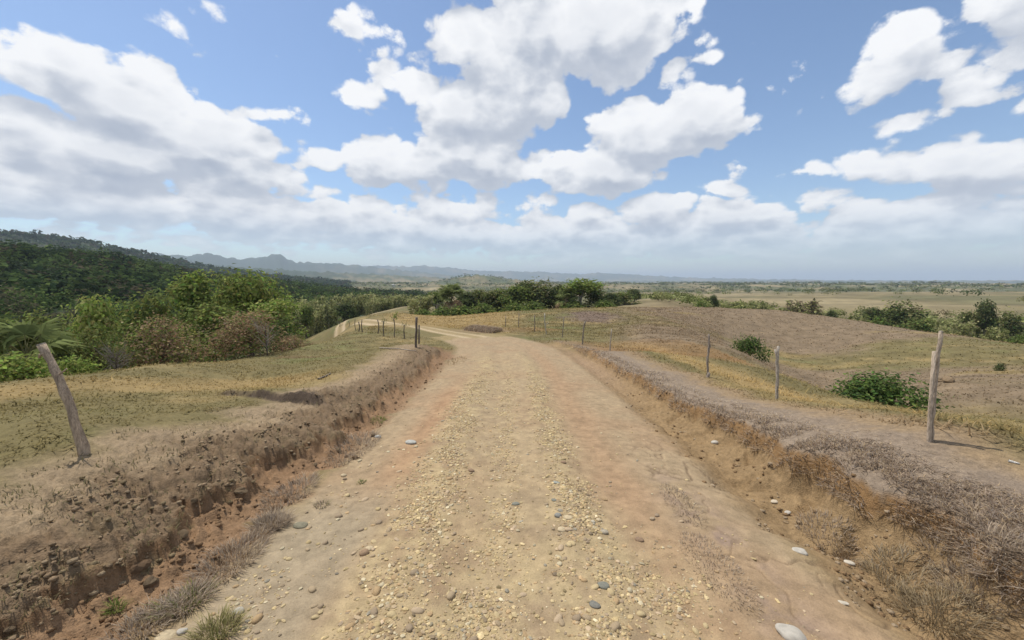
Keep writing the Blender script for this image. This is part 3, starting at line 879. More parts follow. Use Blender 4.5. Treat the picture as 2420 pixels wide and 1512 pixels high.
KIND = {
 'narrow': (tree_meshes(1, 12, 3.0, BRIGHT[:2] + GREEN, 3600, .46, .2, 14), 12, 3.0),
 'broad': (tree_meshes(2, 12, 5.0, BRIGHT[:2] + GREEN[:2] + OLIVE[:1], 4600, .46, .3, 15), 12, 5.0),
 'bright': (tree_meshes(3, 9, 3.0, BRIGHT, 3200, .40, .25, 12), 9, 3.0),
 'green': (tree_meshes(4, 10, 3.6, GREEN + OLIVE[:1], 3600, .42, .15, 14), 10, 3.6),
 'vine': (tree_meshes(5, 5, 2.8, VINE + [(.13, .165, .045)], 6000, .19, .1, 10, True, weights=[.33, .24, .1, .2, .13]), 5, 2.8),
 'vine2': (tree_meshes(6, 5, 2.8, VINE + GREEN[:2], 5600, .20, .1, 10, True, weights=[.2, .18, .14, .12, .2, .16]), 5, 2.8),
 'olive': (tree_meshes(7, 4, 2.0, OLIVE + GREEN[:1], 2600, .19, .1, 8, True), 4, 2.0),
 'dry': (tree_meshes(8, 2.2, 1.4, VINE, 1500, .13, .05, 6, True), 2.2, 1.4),
 'bright_low': (tree_meshes(9, 1.8, 1.6, BRIGHT + GREEN[:1], 1800, .2, .05, 7, True), 1.8, 1.6),
 'olive_t': (tree_meshes(10, 9, 3.2, OLIVE, 2400, .5, .2, 10), 9, 3.2),
 'dark_low': (tree_meshes(12, 2.5, 1.3, DARK, 900, .2, .1, 6, True), 2.5, 1.3),
}
for (nm, lab, kind, px, top, half, r) in LEFT:
    me, bh, bw = KIND[kind]
    stand(nm, lab, 'tree' if nm == 'tree' else 'bush', px, top, half, r, me, bh, bw)

def bare_meshes(seed, h, w, n=26, col=(.30, .26, .22)):
    rg = np.random.RandomState(seed); tm = Mesh(); bm = Mesh()
    tm.add(*tube([(0, 0, -.3), (.05 * w, 0, h * .4), (0, .05 * w, h * .7)], [.06, .045, .02], 6), (.10, .08, .065))
    for i in range(n):
        a = rg.rand() * 6.28; z0_ = h * (.15 + .5 * rg.rand())
        e = np.array([math.cos(a) * w * (.5 + .5 * rg.rand()), math.sin(a) * w * (.5 + .5 * rg.rand()), z0_ + h * (.1 + .4 * rg.rand())])
        s = np.array([0, 0, z0_]); md = (s + e) / 2 + rg.normal(size=3) * .06 * w
        bm.add(*tube([s, md, e], [.022, .014, .004], 4, cap=False), col)
        for j in range(3):
            e2 = md + (e - s) * .5 * rg.rand() + rg.normal(size=3) * .22 * w
            bm.add(*tube([md, (md + e2) / 2 + rg.normal(size=3) * .03, e2], [.01, .007, .003], 3, cap=False), col)
    return tm.mesh('trunk', M_BARK), bm.mesh('branches', M_BARK)
stand('bare_bush', 'leafless grey bush with a dark stem in front of the thicket', 'bush', 272, 806, 40, 21, bare_meshes(31, 2, 1.0, 34, (.20, .17, .14)), 2, 1.0, parts=('trunk', 'branches'))
stand('dead_branch', 'pale dead branches sticking out of the brown creeper bush', 'branch', 626, 735, 40, 25, bare_meshes(32, 3.2, 1.3, 16, (.34, .29, .24)), 3.2, 1.3, parts=('trunk', 'branches'))

# ------------------------------------------------------------------ fan palms
def frond_mesh(seed, L=1.5, dead=False):
    rg = np.random.RandomState(seed); m = Mesh()
    pl = L * .75
    col = np.array((.175, .205, .075)) if not dead else np.array((.36, .26, .16))
    pe = [(0, 0, 0), (pl * .5, 0, .06 * L), (pl, 0, 0)]
    m.add(*tube(pe, [.03, .022, .014], 4, cap=False), (.20, .19, .09) if not dead else (.22, .16, .10))
    k = 17
    for i in range(k):
        a = (i / (k - 1) - .5) * 4.3
        ll = L * (.62 + .1 * rg.rand()) * (1 - .12 * abs(a) / 2.2)
        dirv = np.array([math.cos(a), math.sin(a), .0]); sd = np.array([-math.sin(a), math.cos(a), 0])
        b = np.array([pl, 0, 0]); dr = -.22 * L * (1 if not dead else 1.8) * (.5 + rg.rand())
        w = L * .055
        V = [b, b + dirv * ll * .5 + sd * w + [0, 0, .05 * L], b + dirv * ll + [0, 0, dr], b + dirv * ll * .5 - sd * w + [0, 0, .02 * L]]
        m.add(V, [(0, 1, 2, 3)], col * (1 + .25 * rg.normal()))
    return m.mesh('frond', M_LEAF, False)
FR_G = [frond_mesh(i) for i in range(3)]; FR_D = [frond_mesh(10 + i, dead=True) for i in range(2)]
def palm(label, px, top, r, hfr=1., trunk_h=None, n=22, nd=9, seed=0):
    rg = np.random.RandomState(seed)
    x, y, zt = spot(px, top, r)
    z = gz(x, y) - .1
    L = 1.5 * hfr
    th = max(zt - L * .9 - z, .5)
    root = bpy.data.objects.new('fan_palm', None); COL.objects.link(root); root.location = (x, y, z)
    tag(root, label, 'palm')
    m = Mesh(); m.add(*tube([(0, 0, -.2), (.05, 0, th * .5), (0, 0, th)], [.17, .14, .15], 9, rough=.12, seed=seed), (.17, .14, .11))
    obj('trunk', m.mesh('trunk', M_BARK), root)
    for i in range(n + nd):
        dead = i >= n
        o = obj('frond', (FR_D if dead else FR_G)[i % (2 if dead else 3)], root, (0, 0, th))
        el = rg.uniform(-.2, 1.25) if not dead else rg.uniform(-1.25, -.6)
        o.rotation_euler = (rg.uniform(-.3, .3), -el, rg.rand() * 6.28)
        o.scale = (hfr * rg.uniform(.85, 1.15),) * 3
    return root
palm('fan palm with drooping dead fronds at the left edge of the picture', 52, 765, 24, .95, n=20, nd=8, seed=3)
palm('fan palm with a pale skirt of dead fronds in the tree row behind the knoll', 1067, 676, 96, 1.9, n=26, nd=12, seed=4)
palm('fan palm with yellowish dead fronds low in the tree row by the tallest tree', 1336, 684, 97, 1.7, n=18, nd=16, seed=5)
palm('small fan palm standing in the pale thicket left of the far track', 757, 703, 150, 1.6, n=16, nd=5, seed=6)

# ------------------------------------------------------------------ tree row behind the knoll
K2 = {
 'd1': (tree_meshes(41, 10, 3.2, DARK + GREEN[2:], 2200, .62, .2, 12), 10, 3.2),
 'd2': (tree_meshes(42, 10, 4.0, DARK + OLIVE, 2500, .62, .15, 14, True), 10, 4.0),
 'g1': (tree_meshes(43, 8, 3.0, GREEN, 2000, .58, .2, 11), 8, 3.0),
 'g2': (tree_meshes(44, 8, 3.4, GREEN + OLIVE, 2200, .58, .1, 12, True), 8, 3.4),
 'o1': (tree_meshes(45, 8, 3.0, OLIVE + [(.22, .20, .10)], 1900, .56, .2, 11), 8, 3.0),
 'b1': (tree_meshes(46, 3, 2.2, BRIGHT[1:2] + GREEN, 1300, .42, .05, 8, True), 3, 2.2),
 'tall': (tree_meshes(47, 10, 3.6, GREEN + BRIGHT[1:2], 1900, .58, .36, 13, bark=(.26, .23, .19), trunk_r=.20), 10, 3.6),
 'f1': (feather_meshes(48, 7, 3.0, FEATH, 1900), 7, 3.0),
 'f2': (feather_meshes(49, 7, 3.2, FEATH + OLIVE, 1900), 7, 3.2),
 'f3': (feather_meshes(50, 6, 3.0, [(.23, .18, .11), (.20, .175, .09)] + FEATH[:1], 1800), 6, 3.0),
 'grey': (bare_meshes(51, 6, 2.5, 30, (.30, .28, .25)), 6, 2.5),
}
ROW = [
 ('tree', 'pale feathery tree at the left end of the row behind the knoll', 'f1', 992, 694, 26, 100),
 ('tree', 'grey leafless tree left of the larger palm in the row', 'grey', 1032, 703, 20, 97),
 ('tree', 'green tree directly left of the pale skirted palm', 'g1', 1028, 690, 22, 108),
 ('tree', 'dark rounded tree just right of the pale skirted palm', 'd1', 1096, 690, 24, 104),
 ('tree', 'olive tree third from the pale skirted palm', 'o1', 1128, 686, 26, 108),
 ('tree', 'brownish olive tree left of the middle of the row', 'o1', 1160, 690, 28, 104),
 ('tree', 'green tree in the middle of the row, lower than its right neighbour', 'g2', 1190, 682, 30, 104),
 ('tree', 'leafy green tree with flat top in the middle of the row', 'g1', 1216, 676, 28, 100),
 ('tree', 'dark upright tree left of the big draped tree', 'd1', 1245, 664, 26, 108),
 ('tree', 'big dark tree draped with creepers in the row behind the knoll', 'd2', 1287, 662, 42, 102),
 ('tree', 'narrow dark tree between the draped tree and the low palm', 'd1', 1318, 672, 20, 106),
 ('tree', 'tallest tree of the row with a pale bare trunk', 'tall', 1374, 656, 42, 98),
 ('tree', 'dark tree just left of the tallest tree of the row', 'd2', 1350, 690, 22, 101),
 ('tree', 'dark tree right of the tallest tree of the row', 'd2', 1412, 684, 28, 101),
 ('tree', 'small dark tree at the right end of the row', 'd1', 1440, 692, 20, 118),
 ('tree', 'dull green tree beyond the right end of the row', 'g2', 1478, 690, 28, 150),
 ('tree', 'dark green tree far behind the right end of the row', 'd1', 1500, 683, 18, 170),
 ('bush', 'bright green bush at the right foot of the row', 'b1', 1428, 710, 22, 93),
 ('bush', 'green bush at the foot of the tallest tree', 'b1', 1352, 712, 24, 94),
 ('bush', 'green bush under the big draped tree', 'b1', 1268, 714, 24, 92),
 ('bush', 'low bush under the flat topped green tree', 'b1', 1214, 716, 26, 90),
 ('bush', 'green bush at the foot of the olive trees of the row', 'b1', 1150, 718, 30, 88),
 ('bush', 'green bush under the pale skirted palm', 'b1', 1092, 722, 30, 86),
 ('bush', 'bush with pale dry twigs left of the palm at the foot of the row', 'b1', 1046, 726, 28, 84),
 ('bush', 'leftmost dark green bush at the foot of the row', 'b1', 1006, 732, 22, 82),
]
THICKET = [
 ('f1', 702, 702, 28, 118), ('f1', 735, 700, 30, 128), ('f2', 770, 694, 30, 138), ('f1', 800, 690, 30, 146), ('f2', 832, 692, 28, 152), ('f1', 862, 690, 28, 156),
 ('f2', 892, 693, 28, 162), ('f1', 922, 694, 28, 168), ('f2', 950, 693, 26, 172), ('f1', 716, 722, 26, 112), ('f2', 745, 722, 26, 122), ('f1', 878, 700, 24, 148), ('f2', 905, 702, 24, 154), ('f1', 968, 698, 24, 178)]
for (nm, lab, kind, px, top, half, r) in ROW:
    me, bh, bw = K2[kind]; half *= 1.3
    stand(nm, lab, 'tree' if nm == 'tree' else 'bush', px, top, half, r, me, bh, bw, parts=('trunk', 'branches') if kind == 'grey' else (('stems', 'foliage') if kind[0] == 'f' else ('trunk', 'crown')), sink=.3)
ORD = 'leftmost second third fourth fifth sixth seventh eighth ninth tenth eleventh twelfth thirteenth rightmost'.split()
for q_, (kind, px, top, half, r) in enumerate(sorted(THICKET, key=lambda t: t[1])):
    me, bh, bw = K2[kind]
    stand('feathery_shrub', 'pale yellow green feathery shrub, ' + ORD[q_] + (' one' if q_ in (0, 13) else ' from the left') + ' in the thicket beside the far track', 'shrub', px, top, half, r, me, bh, bw, 'pale feathery thicket by the far track', ('stems', 'foliage'), sink=.3)
stand('tree', 'dark green round tree in front of the pale thicket by the far track', 'tree', 812, 716, 26, 130, K2['d1'][0], 10, 3.2)
stand('tree', 'bright green low tree left of the dark one by the far track', 'tree', 720, 722, 20, 105, K2['g1'][0], 8, 3.0)

# ------------------------------------------------------------------ trees beyond the brown hill on the right
RIGHT = [
 ('tree', 'small dark tree standing alone right of the pale plain', 'd1', 1590, 696, 17, 190),
 ('tree', 'rounded green tree left of two dark palms-like saplings beyond the hill', 'g1', 1555, 699, 20, 180),
 ('tree', 'dark slim tree at the crest, left of the brown feathery shrubs', 'd1', 1688, 697, 12, 150),
 ('tree', 'dark thin tree beside the slim one at the crest', 'd1', 1668, 703, 9, 150),
 ('feathery_shrub', 'grey green feathery shrub left of the brown one beyond the hill', 'f2', 1780, 707, 36, 158),
 ('feathery_shrub', 'wide brown feathery shrub beyond the hill crest', 'f3', 1880, 706, 50, 165),
 ('feathery_shrub', 'pale shrub between the slim tree and the grey green shrub', 'f1', 1730, 708, 26, 165),
 ('tree', 'dark green bush-like tree at the crest below the brown shrub', 'b1', 1755, 717, 20, 128),
 ('tree', 'compact dark round tree beyond the crest in the right half', 'd1', 1966, 733, 15, 132),
 ('tree', 'light green spreading tree right of the compact round tree', 'f2', 2020, 735, 38, 134),
 ('tree', 'dark tree with flat crown left of the large tree beyond the crest', 'd1', 2066, 727, 30, 138),
 ('tree', 'large dark green tree standing above the brown hill crest', 'd2', 2155, 713, 50, 136),
 ('tree', 'dark crown just left of the large tree', 'g2', 2112, 728, 30, 142),
 ('tree', 'bright green low tree in front of the large tree at the crest', 'b1', 2080, 752, 36, 118),
 ('tree', 'green low tree at the right foot of the large tree', 'g2', 2170, 752, 36, 116),
 ('feathery_shrub', 'pale yellow green shrub right of the large tree', 'f1', 2225, 742, 34, 124),
 ('tree', 'tall dark tree far right with rounded top', 'd1', 2338, 710, 26, 140),
 ('tree', 'dark spreading tree right of the rounded one at the right edge', 'd2', 2385, 735, 34, 134),
 ('tree', 'olive tree left of the rounded dark tree on the far right', 'o1', 2290, 737, 30, 138),
 ('feathery_shrub', 'pale feathery shrub behind the tall split fence post', 'f1', 2262, 752, 32, 112),
 ('feathery_shrub', 'grey feathery shrub near the right edge below the dark trees', 'f2', 2345, 768, 34, 104),
 ('bush', 'dark green bush at the right edge on the crest', 'b1', 2408, 792, 24, 86),
 ('bush', 'small green bush at the crest left of the large tree', 'b1', 2000, 752, 22, 112),
 ('bush', 'green shrub on the crest in line with the two slim trees', 'b1', 1660, 712, 16, 125),
]
for (nm, lab, kind, px, top, half, r) in RIGHT:
    me, bh, bw = K2[kind]
    stand(nm, lab, {'tree': 'tree', 'bush': 'bush', 'feathery_shrub': 'shrub'}[nm], px, top, half, r, me, bh, bw, None, ('stems', 'foliage') if kind[0] == 'f' else ('trunk', 'crown'), sink=.3)

# bushes on the near slopes
def low_bush(label, px, top, half, r, cols, seed, n, size, h, w):
    stand('bush', label, 'bush', px, top, half, r, tree_meshes(seed, h, w, cols, n, size, .1, 10, True), h, w, sink=.1)
BUSHG = [(0.0918, 0.137, 0.0406), (0.1417, 0.1958, 0.0528), (0.0584, 0.0914, 0.0325)]
low_bush('large leafy green bush in the gully left of the tall split fence post', 2085, 893, 108, 19.5, BUSHG, 71, 4200, .17, 1.8, 1.75)
low_bush('rounded green bush on the far side of the gully, alone on the slope', 1772, 797, 42, 36, BUSHG, 72, 2200, .16, 1.8, 1.4)
low_bush('small dark shrub alone on the brown hillside near the right edge', 2360, 892, 10, 44, DARK, 73, 500, .12, .8, .5)

# ------------------------------------------------------------------ the wooded hill and the far trees: one mass each
def crowd(name, x, y, hgt, wid, nleaf, cols, seed, label, leaf=.30, sink=.25, zone=False):
    rg = np.random.RandomState(seed)
    z = ground(x, y)
    n = len(x); k = np.repeat(np.arange(n), nleaf)
    m = len(k)
    d = rg.normal(size=(m, 3)); d[:, 2] = np.abs(d[:, 2]) * 1.1 - .25; d /= np.linalg.norm(d, axis=1)[:, None]
    rad = 1 - .4 * rg.rand(m) ** 1.5
    rad *= 1 + .25 * rg.normal(size=m) * .6
    P = np.stack([x[k] + d[:, 0] * wid[k] * rad, y[k] + d[:, 1] * wid[k] * rad, z[k] + hgt[k] * (.55 - sink * .3) + d[:, 2] * hgt[k] * .48 * rad], 1)
    Nn = d * .8 + rg.normal(size=d.shape) * .4 + np.array([0, 0, .5]); Nn /= np.linalg.norm(Nn, axis=1)[:, None]
    sz = wid[k] * leaf * 2 * (.6 + .8 * rg.rand(m))
    V, F = leaf_quads(P, Nn, sz, rg, .75)
    soft = d * .8 + rg.normal(size=d.shape) * .4 + np.array([0, 0, .45]); soft /= np.linalg.norm(soft, axis=1)[:, None]
    tc_ = np.asarray(cols)[rg.choice(len(cols), n)] * (1 + .2 * rg.normal(size=(n, 1)))
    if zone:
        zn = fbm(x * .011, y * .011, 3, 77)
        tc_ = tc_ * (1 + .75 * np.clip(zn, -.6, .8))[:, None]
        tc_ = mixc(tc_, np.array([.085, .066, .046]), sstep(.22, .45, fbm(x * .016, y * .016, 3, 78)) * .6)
    C = tc_[k] * (1 + .18 * rg.normal(size=(m, 1)))
    me = make_mesh(name, V, F, np.repeat(np.clip(C, .008, .5), 4, axis=0), False, M_LEAF, np.repeat(soft, 4, axis=0))
    return tag(obj(name, me), label, None, None, 'stuff')
rg = np.random.RandomState(90)
def sector(n, a0, a1, r0, r1, rg):
    a = np.radians(rg.uniform(a0, a1, n)); r = np.sqrt(rg.uniform(r0 * r0, r1 * r1, n))
    return r * np.sin(a), r * np.cos(a), np.degrees(a), r
x, y, a, r = sector(3600, -72, -10.5, 62, 520, rg)
lo = np.interp(a, [-72, -40, -34, -29, -25, -22, -18, -10], [60, 62, 75, 95, 200, 235, 250, 275])
hi_ = np.interp(a, [-72, -44, -39, -30, -20, -10], [420, 425, 440, 470, 500, 480])
keep = (r > lo) & (r < hi_) & ((a < -13) | (rg.rand(len(a)) < .5))
x, y, a, r = x[keep], y[keep], a[keep], r[keep]
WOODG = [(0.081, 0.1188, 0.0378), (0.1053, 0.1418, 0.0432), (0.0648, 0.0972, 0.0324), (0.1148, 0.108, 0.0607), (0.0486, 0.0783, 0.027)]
WOOD = [(0.0312, 0.0528, 0.0216), (0.0408, 0.0672, 0.024), (0.0528, 0.0768, 0.0288), (0.072, 0.0624, 0.0384), (0.0264, 0.0432, 0.0204), (0.0648, 0.0936, 0.0312)]  # dark greens: cloud shadow over the left hill is put into the leaf colour
nn = r < 170
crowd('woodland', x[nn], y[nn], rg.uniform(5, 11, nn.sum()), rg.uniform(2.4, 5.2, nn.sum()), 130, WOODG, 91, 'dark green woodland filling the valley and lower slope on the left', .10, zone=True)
ff = ~nn
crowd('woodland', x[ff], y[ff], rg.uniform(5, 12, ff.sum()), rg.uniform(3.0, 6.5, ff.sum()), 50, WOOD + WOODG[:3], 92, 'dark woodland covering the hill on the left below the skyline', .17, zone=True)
# scrub behind the crests on the right
x, y, a, r = sector(520, 13, 58, 108, 215, rg)
kp = (r > np.interp(a, [13, 30, 42, 58], [150, 125, 108, 92])) & (fbm(x * .03, y * .03, 2, 95) > -.15)
x, y = x[kp], y[kp]
crowd('scrub', x, y, rg.uniform(1.5, 4.2, len(x)), rg.uniform(1.4, 3.0, len(x)), 90, FEATH[:2] + OLIVE + GREEN[:1] + [(.15, .12, .07)], 96, 'pale green and brown scrub in the hollow beyond the hill crest', .12)
# scattered trees over the plain
x, y, a, r = sector(17000, -40, 60, 230, 2600, rg)
dn = fbm(x * .006, y * .006, 4, 97) + .35 * fbm(x * .0017, y * .0017, 3, 98)
kp = (dn + .25 * (rg.rand(len(x)) - .5) > np.interp(r, [200, 500, 900, 2600], [.20, .14, .08, .04])) & ((a > -12) | (r > 560))
x, y, r = x[kp], y[kp], r[kp]
hq = rg.uniform(3.5, 9, len(x)); wq = rg.uniform(2, 4.6, len(x))
for r0_, r1_, nl_, lf_, sd_, lab_ in ((0, 480, 80, .10, 99, 'scattered trees on the nearest part of the plain beyond the hollow'), (480, 1000, 36, .16, 102, 'trees and hedges across the middle of the plain'), (1000, 9999, 12, .32, 101, 'dark trees dotted over the far plain')):
    q = (r >= r0_) & (r < r1_)
    crowd('distant_trees', x[q], y[q], hq[q], wq[q] * (1 + r[q] / 3500), nl_, DARK + OLIVE + GREEN[2:], sd_, lab_, lf_, zone=True)
x, y, a, r = sector(2600, -56, -22, 1150, 1750, rg)
crowd('distant_woods', x, y, rg.uniform(7, 14, len(x)), rg.uniform(6, 11, len(x)), 9, WOOD, 100, 'hazy wooded ridge behind the dark hill on the left', .36)

# ------------------------------------------------------------------ fences
def ray_point(px, py, depth):
    """point on the view ray at a given forward distance (world y)"""
    a, fw, up = view_dir(px, py)
    k = depth / fw
    return np.array([a * k, fw * k, CAM_H + up * k])
def wooden_post(name, label, pts, rad, group, cut=True, extra=None, col=(.25, .205, .165), r0=None, seed=0, tone=1.):
    """pts: photo points from the foot to the top"""
    bx, by, bz, br = on_ground(pts[0][0], pts[0][1], r0)
    P = [np.array([0, 0, -.3]), np.zeros(3)]
    P[0][0] = 0
    for (px, py) in pts[1:]:
        P.append(ray_point(px, py, by) - np.array([bx, by, bz]))
    P = np.array(P)
    # more rings with small kinks
    t = np.linspace(0, len(P) - 1, 14 if by < 16 else 8)
    Q = np.stack([np.interp(t, np.arange(len(P)), P[:, i]) for i in range(3)], 1)
    rg = np.random.RandomState(seed)
    Q[2:-1, :2] += rg.normal(size=(len(Q) - 3, 2)) * rad * .16
    R = rad * np.interp(t, [0, len(P) - 1], [1.1, .86]) * (1 + .10 * rg.normal(size=len(Q)))
    m = Mesh()
    V, F = tube(Q, R, 10 if by < 16 else 6, rough=.10, seed=seed)
    C = np.tile(np.array(col) * tone, (len(V), 1)) * (1 + .14 * rg.normal(size=(len(V), 1)))
    m.add(V, F, np.clip(C, .03, .6))
    o = tag(obj(name, m.mesh(name, M_WOOD), None, (bx, by, bz)), label, 'post', group)
    if cut:
        k = 9; a = np.linspace(0, 6.283, k, endpoint=False)
        T = Q[-1] - Q[-2]; T /= np.linalg.norm(T)
        u = np.cross(T, [0, 1, 0]); u /= np.linalg.norm(u); w = np.cross(T, u)
        rim = Q[-1] + R[-1] * .96 * (np.cos(a)[:, None] * u + np.sin(a)[:, None] * w)
        Vc = np.vstack([rim + T * .004, rim + T * .016, (Q[-1] + T * .02)[None]])
        Fc = [(i, (i + 1) % k, k + (i + 1) % k, k + i) for i in range(k)] + [(k + i, k + (i + 1) % k, 2 * k, 2 * k) for i in range(k)]
        obj('cut_top', Mesh().add(Vc, Fc, (.46, .40, .32)).mesh('cut_top', M_WOOD, False), o)
    for (nm, epts, er) in (extra or []):
        E = np.array([ray_point(px, py, by - .02) - np.array([bx, by, bz]) for (px, py) in epts])
        if len(E) == 2: E = np.array([E[0], (E[0] + E[1]) / 2, E[1]])
        m2 = Mesh(); m2.add(*tube(E, np.linspace(er, er * .8, len(E)), 7, rough=.1, seed=seed + 2), np.array(col) * tone * 1.15)
        obj(nm, m2.mesh(nm, M_WOOD), o)
    return o
GL, GR = 'wooden posts of the left fence', 'wooden posts of the right fence'
wooden_post('fence_post', 'thick leaning grey post with pale sawn top at the far left', [(200, 1073), (182, 1006), (170, 973), (158, 939), (145, 906), (133, 879), (117, 849), (98, 815)], .048, GL, True, [('branch_stub', [(140, 884), (151, 877), (158, 871)], .011), ('branch_stub', [(106, 834), (94, 838), (92, 846)], .016)], seed=1, col=(.37, .285, .205))
wooden_post('fence_post', 'tall dark double post at the near end of the far left fence', [(983, 819), (984, 785), (984, 750)], .062, GL, True, [('stake', [(990, 812), (990, 768)], .04)], col=(.15, .12, .095), seed=2)
lp = [(956, 801, 767, 'crooked thin post with a few dry twigs, next behind the dark double post'), (931, 797, 752, 'sprouting fence post with a small green leafy head'), (907, 795, 758, 'thin bent post left of the sprouting one'),
      (893, 788, 755, 'straight dark post second left of the sprouting one'), (856, 785, 755, 'crooked post, right one of three close together'), (848, 783, 760, 'short crooked post in the middle of three close together'),
      (840, 780, 753, 'thin tall post, left one of three close together'), (824, 772, 758, 'small faint post left of the three close together'), (778, 778, 763, 'farthest left post of the left fence'), (802, 771, 757, 'small leafy sapling post beside the pale far track')]
for i, (px, b, t, lab) in enumerate(lp):
    o = wooden_post('fence_post', lab, [(px, b), (px + (2 if i % 2 else -2), (b + t) / 2), (px - 1, t)], .04 if b > 784 else .05, GL, False, [('twig', [(px - 1, t + 4), (px + 5, t - 6)], .012), ('twig', [(px - 1, t + 6), (px - 6, t - 5)], .01)] if i in (0, 1, 2, 9) else None, col=(.16, .13, .10), seed=10 + i)
    if i in (1, 9):
        m = Mesh(); rg = np.random.RandomState(i)
        top = ray_point(px, t - 2, o.location.y) - np.array(o.location)
        crown(m, [(top[0], top[1], top[2], .34, .34, .34), (top[0] + .2, top[1], top[2] + .2, .25, .25, .2)], 55, .17, BRIGHT, rg, shell=.1)
        obj('leaves', m.mesh('leaves', M_LEAF, False), o)
    if i in (0, 2):
        m = Mesh(); rg = np.random.RandomState(i)
        top = ray_point(px, t - 2, o.location.y) - np.array(o.location)
        crown(m, [(top[0], top[1], top[2], .35, .35, .3)], 40, .1, OLIVE, rg)
        obj('leaves', m.mesh('leaves', M_LEAF, False), o)
wooden_post('fence_post', 'tallest right hand post, nearest the camera, with a shorter stake bound to it', [(2198, 1041), (2203, 960), (2213, 870), (2223, 785)], .027, GR, True, [('stake', [(2194, 1044), (2198, 960), (2207, 830)], .023)], col=(.38, .305, .23), seed=30)
wooden_post('fence_post', 'pale post with forked tip, second from the right', [(1835, 944), (1837, 900), (1836, 860), (1839, 818)], .034, GR, False, [('fork', [(1836, 850), (1831, 826)], .022)], col=(.38, .33, .27), seed=31)
wooden_post('fence_post', 'thin grey post with dark knobbed foot, third from the right', [(1672, 890), (1671, 850), (1675, 820), (1674, 789)], .033, GR, False, [('knob', [(1671, 893), (1675, 880)], .05)], col=(.26, .215, .175), seed=32)
rp = [([(1441, 829), (1442, 805), (1445, 777)], .032, 'thin straight pale post, fourth from the right', (.36, .31, .25)),
      ([(1376, 814), (1377, 792), (1379, 772), (1383, 759)], .05, 'thick curved post with pale top, fifth from the right', (.24, .205, .165)),
      ([(1328, 797), (1330, 775), (1332, 750)], .042, 'plain grey post right of the whitish crooked one', (.24, .205, .165)),
      ([(1291, 790), (1288, 770), (1286, 755), (1287, 740)], .046, 'whitish crooked post in the middle of the right fence', (.40, .37, .31)),
      ([(1263, 783), (1263, 744)], .045, 'dark upright post left of the whitish crooked one', (.17, .14, .115)),
      ([(1225, 774), (1226, 740)], .045, 'post with a lump at mid height above the short dead grass mound', (.22, .18, .15)),
      ([(1194, 772), (1195, 745)], .042, 'farthest post of the right fence, above the left end of the grass mound', (.24, .20, .17))]
for i, (pts, rd_, lab, c) in enumerate(rp):
    wooden_post('fence_post', lab, pts, rd_, GR, i == 1, None if i != 3 else [('branch_stub', [(1288, 768), (1296, 762)], .02)], col=c, seed=40 + i)

# fallen sticks
def stick(label, pts, rad, col, seed):
    P = []
    for (px, py) in pts:
        bx, by, bz, _ = on_ground(px, py); P.append((bx, by, bz + rad * .8))
    P = np.array(P); c = P.mean(0)
    t = np.linspace(0, len(P) - 1, 7); Q = np.stack([np.interp(t, np.arange(len(P)), P[:, i]) for i in range(3)], 1) - c
    m = Mesh(); m.add(*tube(Q, np.linspace(rad, rad * .6, 7), 7, rough=.15, seed=seed), col)
    tag(obj('fallen_branch', m.mesh('fallen_branch', M_WOOD), None, c), label, 'branch')
stick('long pale stick lying in the grass left of the dark double post', [(897, 823), (940, 825), (984, 831)], .03, (.36, .30, .24), 1)
stick('short dark weathered stick lying on the left bank behind the turf step', [(752, 898), (768, 891), (781, 884)], .035, (.20, .165, .13), 2)
stick('bleached white stick lying by the fence at the right edge', [(2382, 1091), (2395, 1095), (2408, 1098)], .016, (.55, .52, .47), 3)

# small white house far off
x, y, hz_, _r = on_ground(930, 676, 1300)
house = bpy.data.objects.new('house', None); COL.objects.link(house); house.location = (x, y, hz_); house.rotation_euler = (0, 0, .3)
tag(house, 'tiny white house among dark trees on the far valley floor', 'house')
w, dp, h = 5.0, 4.0, 4.0
hb = [(-w, -dp, -8), (w, -dp, -8), (w, dp, -8), (-w, dp, -8), (-w, -dp, h), (w, -dp, h), (w, dp, h), (-w, dp, h)]
obj('wall', make_mesh('wall', hb, [(0, 1, 5, 4), (1, 2, 6, 5), (2, 3, 7, 6), (3, 0, 4, 7)], np.tile((.80, .80, .78), (8, 1)), False, M_WALL), house)
rb = [(-w - .4, -dp - .4, h), (w + .4, -dp - .4, h), (w + .4, dp + .4, h), (-w - .4, dp + .4, h), (-w - .4, 0, h + 1.5), (w + .4, 0, h + 1.5)]
obj('roof', make_mesh_mixed('roof', np.array(rb, float), np.array([(0, 1, 5, 4), (2, 3, 4, 5), (3, 0, 4, 4), (1, 2, 5, 5)]), np.tile((.55, .55, .55), (6, 1)), False, M_WALL), house)
obj('door', make_mesh('door', [(-.5, -dp - .03, 0), (.5, -dp - .03, 0), (.5, -dp - .03, 2.1), (-.5, -dp - .03, 2.1)], [(0, 1, 2, 3)], np.tile((.12, .08, .05), (4, 1)), False, M_WALL), house)

